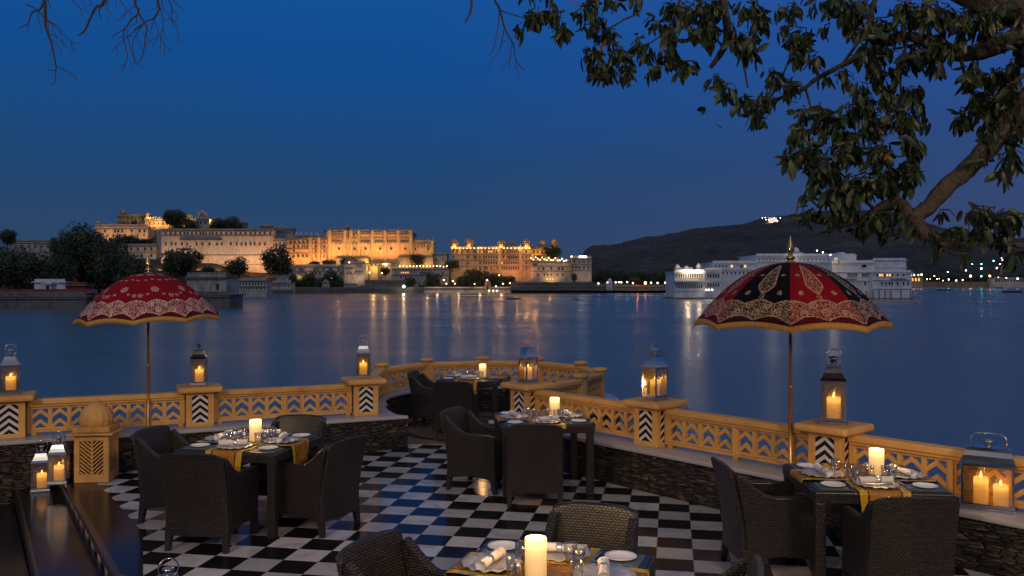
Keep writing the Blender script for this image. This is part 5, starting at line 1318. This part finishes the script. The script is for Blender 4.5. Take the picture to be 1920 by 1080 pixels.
# quay kiosk, little temple, shed, white house, arcade on the left shore
bld('quay_kiosk', 'small white domed kiosk on the quay right of the palace', 'kiosk', 1138, 1148, 533, 546, 575, 4, 'white_plaster', [(540, [1143], (2, 4))], [], 0, extra=[('dome', 1143.5, 521, 533, 8)], frame='white_plaster')
Yl = 250
bld('shore_wall', 'weathered retaining wall with buttresses along the near left shore', 'wall', -120, 162, 557, 590, 236, 3, 'ghat', [], [559.5], below=3)
bld('shore_wall', 'red painted low wall behind the near left shore', 'wall', -120, 172, 549.5, 560, 242, 1.5, 'red_wall', [], [], below=3)
bld('temple', 'tiny white domed shrine among the trees at the far left', 'shrine', 84, 96, 533, 552, 252, 3, 'white_plaster', [(540, [90], (6, 10))], [], 0, extra=[('dome', 90, 524, 534, 10)], frame='white_plaster')
bld('shed', 'red shed with a pale flat roof under the trees at the left shore', 'shed', 124, 160, 536, 552, 248, 4, 'red_wall', [], [], extra=[('dome', 141, 521, 534, 6)], frame='white_plaster')
bld('white_wall_house', 'low whitewashed house wall between the shrine and the red shed', 'house', 64, 122, 530, 552, 262, 6, 'white_plaster', [], [])
bld('shore_house', 'plain whitewashed shore house right of the plain red parasol', 'house', 350, 424, 521, 556, 300, 14, 'old_white', [(538, [408], (4, 8))], [523], 16, below=8)
bld('shore_wall', 'pale stained quay wall reflected in the water right of the plain red parasol', 'wall', 330, 430, 554, 584, 238, 12, 'ghat', [], [556], below=3)
bld('arcade', 'white two storey arcade with rows of small arches beside the shore house', 'arcade', 424, 500, 527, 556, 420, 10, 'old_white', [(533, lin(428, 496, 13), (2.8, 5)), (540, lin(428, 496, 15), (3, 6.5))], [529, 537], 20, below=8, frame='white_plaster')
bld('arcade', 'small white lakeside pavilion with arched openings and corner turrets', 'arcade', 480, 546, 531, 556, 540, 10, 'old_white', [(540, [484, 488, 492, 496], (2.4, 5)), (536, [536, 541], (2.4, 5))], [534, 543], 16, below=8, extra=[('dome', 486, 523, 531, 7), ('dome', 538, 522, 531, 9)], frame='white_plaster')
bld('quay', 'low stone quay under the arcade on the left', 'wall', 424, 545, 546, 556, 535, 6, 'ghat', [], [548], below=8)
bld('kiosk', 'small carved white kiosk at the water among dark trees', 'kiosk', 604, 618, 531, 545, 570, 4, 'old_white', [(537, [608, 614], (2, 4))], [], extra=[('dome', 611, 523, 531, 8)], frame='white_plaster')
bld('kiosk', 'low white house front under the dark trees at the water', 'house', 645, 668, 534, 546, 571, 4, 'old_white', [(540, [652, 660], (2, 4))], [], frame='white_plaster')

# --- white island hotel
YH = 372
hl = [('pavilion_wing', 'left arcaded corner wing of the white island hotel with small lit domes', 1265, 1321, 510.5, 562, YH, 22, [(516.5, lin(1269, 1316, 12), (2.6, 8)), (537, lin(1269, 1316, 12), (2.6, 7))], [512, 525, 530, 545], 0),
      ('hotel_wing', 'second wing of the white island hotel with dark arched windows behind the parasol', 1321, 1352, 507, 562, YH+6, 20, [(517, lin(1328, 1347, 5), (3, 8)), (534, lin(1328, 1347, 5), (3, 8))], [509, 526], 0),
      ('hotel_wing', 'mid height flat roofed wing of the white island hotel left of the parasol top', 1336, 1418, 493.5, 562, YH+20, 30, [(499, [1372, 1390, 1397], (4, 5)), (499, lin(1342, 1362, 4), (2, 4.5)), (512, lin(1356, 1410, 8), (2.4, 5))], [495, 506], 0),
      ('hotel_wing', 'long high white wing of the island hotel behind the parasol finial', 1418, 1604, 480, 562, YH+26, 30, [(496, lin(1520, 1600, 12), (2.5, 5)), (486, lin(1424, 1478, 9), (1.8, 3.6)), (486, lin(1500, 1598, 14), (1.8, 3.6))], [482, 491], 0),
      ('hotel_wing', 'white island hotel block with terraces and many arched windows', 1560, 1640, 493, 562, YH+4, 22, [(515, lin(1590, 1606, 6), (2.2, 7)), (515, lin(1617, 1626, 4), (2.2, 6)), (514, [1633], (3.4, 7)), (531, [1622, 1633], (3.4, 7)), (498.5, [1620], (9, 6))], [495, 510, 526], 0),
      ('hotel_wing', 'right end block of the white island hotel with a row of lit windows', 1636, 1709, 511, 562, YH, 22, [(515, [1645, 1649.5, 1654, 1659, 1663.5, 1668.5, 1673, 1683, 1694], (3.2, 6)), (531.5, [1653.5, 1661, 1667.5, 1672.5, 1683, 1694, 1703], (3.2, 6))], [513, 524.5, 541], 0),
      ('hotel_wing', 'plain upper storey of the white island hotel at its right end', 1637, 1699, 488.5, 512, YH+5, 16, [], [501], 0)]
for i, (nm, lab, x0, x1, yt, yb, Y, dp, rows, bands, mer) in enumerate(hl):
    b = bld(nm, lab, 'hotel', x0, x1, yt, yb, Y, dp, 'white_plaster', rows, bands, mer, below=3, frame='white_plaster', lit=((1, 2, 4, 5) if 'right end block' in lab else (0, 2) if 'mid height' in lab else ()),
            group='wings of the white island hotel')
    o0 = b.location
    if i == 0:
        for px, yt_, w in ((1270, 494, 10), (1277, 500, 7), (1287, 497, 12), (1296, 500, 9), (1310, 492, 10), (1317, 503, 6)): pavilion(b, px, yt_, 511, YH+6, w, M['white_plaster'], 'solid', o0)
        m = MB(); m.box(XP(1262, YH)-o0.x, XP(1332, YH)-o0.x, -2.2, -.56, ZY(529, YH)-o0.z, ZY(527.5, YH)-o0.z); m.build('balcony', M['white_plaster'], b)
    if i == 3:
        for px, yt_, w in ((1492, 462, 14), (1568, 486, 8)): pavilion(b, px, yt_, 480, YH+30, w, M['white_plaster'], 'solid', o0)
        m = MB(); m.box(XP(1480, YH+30)-o0.x, XP(1505, YH+30)-o0.x, 3, 9, ZY(480, YH+30)-o0.z, ZY(473.5, YH+30)-o0.z); m.build('roof_room', M['white_plaster'], b)
    if i == 4:
        m = MB(); m.box(XP(1566, YH+10)-o0.x, XP(1604, YH+10)-o0.x, 5, 14, ZY(493, YH)-o0.z+.4, ZY(478, YH+10)-o0.z); m.box(XP(1574, YH+10)-o0.x, XP(1584, YH+10)-o0.x, 6, 10, ZY(478, YH)-o0.z+.4, ZY(473, YH+10)-o0.z); m.build('roof_room', M['white_plaster'], b)
        pavilion(b, 1568, 480, 494, YH+3, 10, M['white_plaster'], 'solid', o0)
        for x, y in ((1532, 470), (1543, 473), (1557, 478)): bulb(b, x, y, YH+2, .30, 'bulb_white', o0)
    if i in (4, 5):
        m = MB()
        for x in ((1608, 1621, 1631) if i == 4 else (1637, 1648, 1659, 1670, 1689, 1707)): m.box(XP(x, YH)-o0.x-.18, XP(x, YH)-o0.x+.18, -.42, -.004, -2, ZY(545, YH)-o0.z)
        m.build('pier', M['roof_stone'], b)
        m = MB(); xa, xb = ((1588, 1612) if i == 4 else (1668, 1700)); m.box(XP(xa, YH)-o0.x, XP(xb, YH)-o0.x, -2.0, -.56, ZY(522, YH)-o0.z, ZY(520.5, YH)-o0.z); m.build('balcony', M['white_plaster'], b)
    if i == 6:
        m = MB(); m.box(XP(1662, YH+8)-o0.x, XP(1680, YH+8)-o0.x, 3, 8, ZY(488.5, YH)-o0.z+.36, ZY(484, YH+8)-o0.z); m.build('roof_room', M['white_plaster'], b)
light('dome_light', 'POINT', W(1290, 507, YH-2), 1300, (1, .72, .42), shadow_soft_size=.5)
light('dome_light', 'POINT', W(1311, 506, YH-2), 900, (1, .72, .42), shadow_soft_size=.5)
light('dome_light', 'POINT', W(1563, 489, YH-3), 700, (1, .72, .42), shadow_soft_size=.5)
light('dome_light', 'POINT', W(1492, 478, YH+22), 160, (1, .85, .65), shadow_soft_size=.5)
mb = MB(); mb.box(XP(1262, YH-3), XP(1330, YH-3), YH-3, YH+25, WATER-1, WATER+.5); mb.box(XP(1322, YH-1), XP(1712, YH-1), YH-1.5, YH+60, WATER-1, WATER+.35)
tag(mb.build('island_base', M['ghat']), kind='structure')
for i, x in enumerate((1324, 1329, 1335)): street_lamp(x, 543.5, YH-3.5, 'bulb_white', .36, ('left', 'middle', 'right')[i]+' one of three white lamps on the landing stage of the island hotel', 3.2, 'landing stage lamps')

# --- far right shore with its lights
bld('far_quay', 'dark low quay of the town on the far right shore', 'wall', 1690, 2060, 530, 540, 1180, 20, 'ghat', [], [532], below=8)
b = bld('far_building', 'orange lit low pavilion front beside the right end of the island hotel', 'building', 1706, 1730, 519, 531, 1150, 12, 'palace', [(524, [1711, 1717, 1723], (3, 6))], [], lit=(0, 1, 2))
bld('far_building', 'long pale low building on the far shore at the right edge', 'building', 1862, 1990, 522, 532, 1170, 14, 'old_white', [(526, lin(1868, 1985, 22), (2.4, 4))], [523])
far = [(1708, 516, 'bulb_orange', .9), (1714, 515.5, 'bulb_orange', .9), (1722, 515.5, 'bulb', .8), (1728, 515, 'bulb_orange', 1.0), (1738, 523.5, 'bulb_white', .6), (1744, 523, 'bulb', .5), (1752, 517.5, 'bulb_orange', .5), (1757, 523, 'bulb_white', .5), (1761, 522.5, 'bulb', .5),
       (1768, 526, 'bulb_white', .5), (1779, 524, 'bulb_white', .8), (1793, 526, 'bulb_white', .8), (1805, 525, 'bulb', .9), (1819.5, 517.5, 'bulb_orange', 1.3), (1840, 518, 'bulb_green', .8), (1856, 517.5, 'bulb_orange', 1.2), (1872, 520, 'bulb', .5), (1887, 521, 'bulb_white', .6), (1908, 522.5, 'bulb_white', 1.0)]
cn = {'bulb_orange': 'orange', 'bulb': 'warm', 'bulb_white': 'white', 'bulb_green': 'green'}
for i, (x, y, mt, r_) in enumerate(far):
    street_lamp(x, y, 1160, mt, r_, '%s %s light on the far right shore, number %d from the island hotel' % ('large' if r_ > .8 else 'small', cn[mt], i+1), None, 'lights on the far right shore')
for i, (x, y, mt, r_) in enumerate([(1777, 510, 'bulb_white', .8), (1811, 507, 'bulb_white', .9), (1802, 505, 'bulb_green', .5), (1840, 503.5, 'bulb_white', 1.3), (1869, 502.5, 'bulb_white', 1.0), (1863, 489, 'bulb_green', .8), (1840, 495, 'bulb_green', .8), (1880, 488, 'bulb_white', .9), (1875, 495, 'bulb_white', .7), (1886, 493.5, 'bulb_white', .7), (1878, 484, 'bulb_white', .6), (1902, 488.5, 'bulb', .7), (1900, 499, 'bulb_white', .6), (1823, 495, 'bulb_green', .5)]):
    street_lamp(x, y, 1290, mt, r_, '%s light on the dark slope above the far right shore, number %d from the left' % (cn[mt], i+1), 3, 'lights on the right slope')
# hilltop fort
b = bld('hill_fort', 'tiny brightly lit palace on top of the dark hill', 'palace', 1441, 1457, 409, 415, 2050, 20, 'white_plaster', [(411, [1446, 1452], (2, 3))], [], below=14, lit=(0, 1), frame='white_plaster')
for x, y in ((1429.5, 409), (1435, 408), (1436, 412), (1442, 412.5), (1447, 411), (1452, 408.5), (1455, 412), (1463, 408.5), (1458, 414)): bulb(b, x, y, 2042, .8, 'bulb_white', b.location)
light('fort_light', 'POINT', W(1449, 416, 2030), 16000, (1, .75, .5), shadow_soft_size=2)

# --- boats
def boat(px, py, Y, L, label, canopy=True):
    p = G(px, py, WATER); r = empty('boat', (p.x, p.y, WATER), 0, label, 'boat', 'small boats on the lake')
    m = MB(); h = L*.09; hull = [(-L/2, .8*h), (-L*.42, -.1*h), (L*.42, -.1*h), (L/2, 1.0*h), (0, .65*h)]
    vs = []; fs = []
    sec = [(-.5, .02), (-.4, .75), (-.15, 1), (.2, 1), (.42, .6), (.5, .02)]
    for s_, w in sec:
        zt = h*(.8+.5*abs(s_)); ww = L*.11*w
        vs += [(s_*L, -ww, zt), (s_*L*.94, -ww*.6, -.1), (s_*L*.94, ww*.6, -.1), (s_*L, ww, zt)]
    for i in range(len(sec)-1):
        for k in range(3): fs.append((i*4+k, i*4+4+k, i*4+5+k, i*4+k+1))
        fs.append((i*4+3, i*4+7, i*4+4, i*4))
    m.add(vs, fs); m.build('hull', M['lamp_post'], r)
    if canopy:
        m = MB(); m.box(-L*.28, L*.26, -L*.09, L*.09, h*2.6, h*2.8)
        for x in (-.25, 0, .23):
            for s_ in (-1, 1): m.box(x*L-.03, x*L+.03, s_*L*.085-.03, s_*L*.085+.03, h*.8, h*2.597)
        m.build('roof', M['boat'], r)
boat(963, 561, 0, 6.0, 'small covered boat on the water in front of the red palace')
boat(1081, 561.5, 0, 2.6, 'tiny open boat on the water right of the covered boat', False)
boat(1898, 549, 0, 14, 'long pale covered boat on the water at the right edge')
boat(1872, 540.5, 0, 12, 'far covered boat moored below the far shore near the right edge')
boat(1770, 545, 0, 12, 'dark low boat on the far water between the light reflections', False)

# ------------------------------------------------------------------ distant trees
def crown_mesh(seed, blobs, leafs, size):
    q = random.Random(seed); V, Fc, T_ = [], [], []
    bl = [(Vector((0, 0, .60)), .38), (Vector((.12, 0, .45)), .34), (Vector((-.14, .05, .42)), .34), (Vector((0, .1, .3)), .30)]
    for k in range(blobs):
        a = q.uniform(0, 2*PI); rr = q.uniform(.15, .40); z = q.uniform(.22, .82); bl.append((Vector((math.cos(a)*rr, math.sin(a)*rr, z)), q.uniform(.14, .26)*(1.1-abs(z-.55))))
    for k in range(leafs):
        c, r_ = q.choice(bl if k % 3 else bl[:4]); n = Vector((q.gauss(0, 1), q.gauss(0, 1), q.gauss(0, 1)+.25)).normalized()
        p = c+n*r_*q.uniform(.55, 1.08); p.z = max(.10, p.z)
        d = (n+Vector((q.gauss(0, .6), q.gauss(0, .6), q.gauss(0, .6)))).normalized(); s1 = d.orthogonal().normalized(); s1.rotate(Matrix.Rotation(q.uniform(0, 6), 3, d)); s2 = d.cross(s1)
        s = size*q.uniform(.6, 1.5); b = len(V)
        V.extend([tuple(p+s1*s), tuple(p+s2*s*.55+d*s*.2), tuple(p-s1*s), tuple(p-s2*s*.55-d*s*.1)]); Fc.append((b, b+1, b+2, b+3))
        t = q.random()*.7+(.15 if p.z > .6 else 0); T_ += [t]*4
    return V, Fc, T_
CR = []
def get_crown(i, big):
    key = (i, big)
    for k, me in CR:
        if k == key: return me
    V, Fc, T_ = crown_mesh(100+i, 9+i, 11000 if big else 3200, .022 if big else .034)
    me = bpy.data.meshes.new('crown'); me.from_pydata(V, [], Fc); me.materials.append(M['far_leaf']); at = me.attributes.new('tone', 'FLOAT', 'POINT'); at.data.foreach_set('value', T_); CR.append((key, me)); return me
TRK = None
def far_tree(px, ytop, ybase, wpx, Y, label, group, var=None, big=False):
    global TRK
    i = (int(px*7) % 4) if var is None else var
    zb, zt = ZY(ybase, Y), ZY(ytop, Y); h = zt-zb; w = wpx*Y/F
    r = empty('tree', (XP(px, Y), Y, zb), 0, label, 'tree', group)
    if TRK is None:
        m = MB(); m.tube([(0, 0, -.3), (.01, 0, .1), (0, .01, .3), (.02, 0, .55)], [.035, .03, .022, .01], 6)
        for a in range(5): 
            t = a*1.3; m.tube([(0, 0, .22+.03*a), (.14*math.cos(t), .14*math.sin(t), .42+.03*a), (.28*math.cos(t), .28*math.sin(t), .58+.03*a)], [.014, .009, .004], 5)
        o = m.build('trunk', M['dark_bark'], r); TRK = o.data
    else:
        o = bpy.data.objects.new('trunk', TRK); COL.objects.link(o); o.parent = r
    o.scale = (w*.9, w*.9, h)
    c = bpy.data.objects.new('crown', get_crown(i, big)); COL.objects.link(c); c.parent = r; c.scale = (w, w, h/.97)
    c.rotation_euler = (0, 0, px*.37); return r
near = [(-15, 455, 556, 90, 'at the very left edge'), (30, 462, 552, 95, 'second from the left edge'), (78, 470, 552, 80, 'above the tiny white shrine'), (112, 478, 552, 70, 'between the shrine and the red shed'), (150, 417, 540, 92, 'tallest, rising left of the fort'), (185, 440, 552, 90, 'dark and broad, right of the tallest'), (222, 470, 556, 90, 'behind the left side of the plain red parasol'), (252, 478, 560, 70, 'lowest, at the right end of the dark group'), (120, 434, 540, 50, 'small top left of the tallest tree'), (205, 455, 545, 60, 'between the two broad dark trees')]
for x, yt, yb, w, lab in near: far_tree(x, yt, yb, w, 285+(x % 7)*4, 'dark mango tree on the left shore, '+lab, 'large dark trees on the left shore', big=True)
far_tree(14, 428, 462, 36, 640, 'lone rounded tree on the horizon at the left edge', None)
for x, yt, yb, w, lab in [(330, 391, 425, 40, 'left tree on the fort summit behind the golden terrace'), (318, 392, 425, 30, 'small tree behind the left domed pavilion of the fort'), (355, 410, 440, 32, 'tree in front of the lit fort pavilion'), (342, 413, 440, 22, 'low shrub tree below the fort pavilion'), (410, 408, 440, 36, 'left of the two big trees right of the fort tower'), (435, 406, 440, 44, 'big tree at the right end of the fort summit'), (252, 412, 430, 14, 'little tree on the grey fort block'),
                          (245, 440, 466, 44, 'low dark tree on the slope under the pink palace wing'), (272, 446, 466, 34, 'low dark tree left of the great blank wall'), (218, 444, 470, 30, 'dark bush tree at the foot of the pink palace wing')]:
    far_tree(x, yt, yb, w, 675 if yt < 430 else 640, lab+', dark', 'trees on the palace hill')
sh = [(346, 462, 514, 78, 596, 'big round floodlit tree in front of the blank wall'), (392, 499, 516, 26, 592, 'small bush tree right of the big round one'), (320, 480, 514, 34, 594, 'dark lower tree at the left of the big round one'), (447, 482, 518, 54, 596, 'round dark tree in front of the right half of the blank wall'), (519, 461, 520, 66, 590, 'tall green tree between the blank wall and the golden block'), (552, 510, 545, 26, 578, 'small tree below the haveli row, left'),
      (577, 510, 546, 32, 577, 'palm like tree below the haveli row'), (622, 505, 544, 40, 577, 'broad dark tree below the haveli row'), (600, 520, 545, 24, 575, 'dark tree left of the little carved kiosk'), (634, 520, 545, 26, 575, 'dark tree right of the little carved kiosk'), (590, 489, 500, 26, 600, 'light green bush at the foot of the golden block'), (618, 486, 500, 28, 600, 'bush at the left end of the yellow courtyard wall'), (646, 485, 500, 24, 598, 'dark bush on the yellow courtyard wall'), (667, 487, 500, 22, 598, 'yellow green bush on the courtyard wall'),
      (722, 498, 518, 20, 590, 'small tree beside the gatehouse'), (785, 476, 502, 34, 596, 'loose tree before the right wing of the tall palace'), (812, 510, 540, 34, 577, 'dark garden tree left of the string of lamps'), (770, 518, 540, 24, 577, 'low dark tree right of the bright shore light'), (848, 487, 505, 30, 596, 'tree at the left foot of the red palace'), (870, 515, 542, 36, 575, 'first garden tree in front of the red palace'), (888, 503, 542, 44, 577, 'tallest garden tree in front of the red palace'), (915, 508, 540, 36, 580, 'garden tree behind the water gate'),
      (935, 513, 540, 34, 578, 'garden tree right of the water gate'), (956, 516, 538, 26, 578, 'last garden tree at the right of the red palace garden'), (1037, 460, 490, 38, 595, 'tree standing before the orange upper pavilions'), (1077, 512, 530, 12, 580, 'small tree against the right palace wing'), (1012, 478, 488, 26, 592, 'bush among the lamps of the upper terrace'), (862, 525, 542, 24, 574, 'low garden tree at the left of the garden wall')]
for x, yt, yb, w, Y, lab in sh: far_tree(x, yt, yb, w, Y, lab, 'trees along the palace shore')
for k, x in enumerate(range(1122, 1272, 15)):
    far_tree(x, 503+(k*37 % 9), 541, 30, 640+(k*13 % 9), 'dark tree behind the quay lamps, number %d from the palace' % (k+1), 'dark trees behind the quay')
far_tree(1190, 516, 536, 24, 588, 'tree lit orange behind the quay lamps', None)
for k, x in enumerate(range(1745, 1930, 22)):
    far_tree(x, 512+(k*29 % 8), 532, 26, 1200, 'dark tree behind the far right shore, number %d from the island hotel' % (k+1), 'dark trees on the far right shore')

# ------------------------------------------------------------------ floodlights at the feet of the palaces
OR = (1, .42, .11); YE = (1, .50, .15)
K = 1.45
for x in (300, 330, 372, 410, 450, 490): flood(x, 506, 604, x, 468, 622, 7200*K, (1, .54, .26))
flood(400, 509, 606, 400, 500, 620, 5000, OR); flood(470, 512, 604, 480, 495, 620, 7000, OR); flood(500, 514, 600, 505, 500, 620, 6000, (1, .32, .06))
for x in (190, 225, 262): flood(x, 450, 660, x, 432, 673, 4200*K, OR)
for x in (285, 305, 345): flood(x, 424, 675, x, 410, 684, 6000*K, YE)
for x in (277, 319, 356, 398): light('pavilion_light', 'POINT', W(x, 407 if x < 390 else 413, 682), 1100, (1, .62, .12), shadow_soft_size=.4)
for x in (550, 575, 600): flood(x, 500, 602, x, 470, 616, 11000*K, OR)
for x in (625, 652, 685, 710, 735, 760): flood(x, 481.5, 604, x, 455, 618, 9000*K, OR if x in (735, 760, 625) else YE)
flood(795, 480, 606, 795, 465, 620, 6000*K, YE)
for x in (635, 650, 666, 684): light('courtyard_light', 'POINT', W(x, 493, 597), 1500, (1, .60, .18), shadow_soft_size=.4)
light('courtyard_light', 'POINT', W(700, 503, 590.5), 1800, (1, .60, .18), shadow_soft_size=.4)

for x in (722, 757, 778, 800): light('courtyard_light', 'POINT', W(x, 496, 597), 1300, (1, .60, .20), shadow_soft_size=.4)
flood(825, 515, 592, 825, 495, 606, 2500*K, YE)
for x in (865, 900, 925, 945, 965, 985): flood(x, 521, 582, x, 488, 600, (3600 if x > 910 else 2400)*K, (1, .37, .12) if x > 910 else (1, .50, .20))
for x in (860, 900, 930, 970, 990): light('roof_light', 'POINT', W(x, 464, 597.5), 900, (1, .50, .06), shadow_soft_size=.5)
for x in (852, 880, 940, 987): light('pavilion_light', 'POINT', W(x, 462, 599), 700, (1, .48, .10), shadow_soft_size=.4)
for x in (1005, 1025, 1041): light('pavilion_light', 'POINT', W(x, 477 if x < 1030 else 470, 600), 2200, (1, .42, .08), shadow_soft_size=.5)
flood(1034, 527, 580, 1034, 505, 590, 3500, (1, .62, .30)); flood(1095, 531, 572, 1092, 505, 584, 3200, (1, .66, .38)); light('door_light', 'POINT', W(1031, 524, 587), 500, (1, .5, .12), shadow_soft_size=.4)
flood(560, 520, 575, 570, 508, 588, 4500, (1, .6, .35)); flood(620, 522, 575, 630, 508, 588, 4500, (1, .6, .35)); flood(670, 524, 572, 668, 505, 584, 4500, (1, .6, .35))
for x in (820, 860, 900, 940): light('garden_light', 'POINT', W(x, 534, 560), 700, (1, .6, .35), shadow_soft_size=.5)
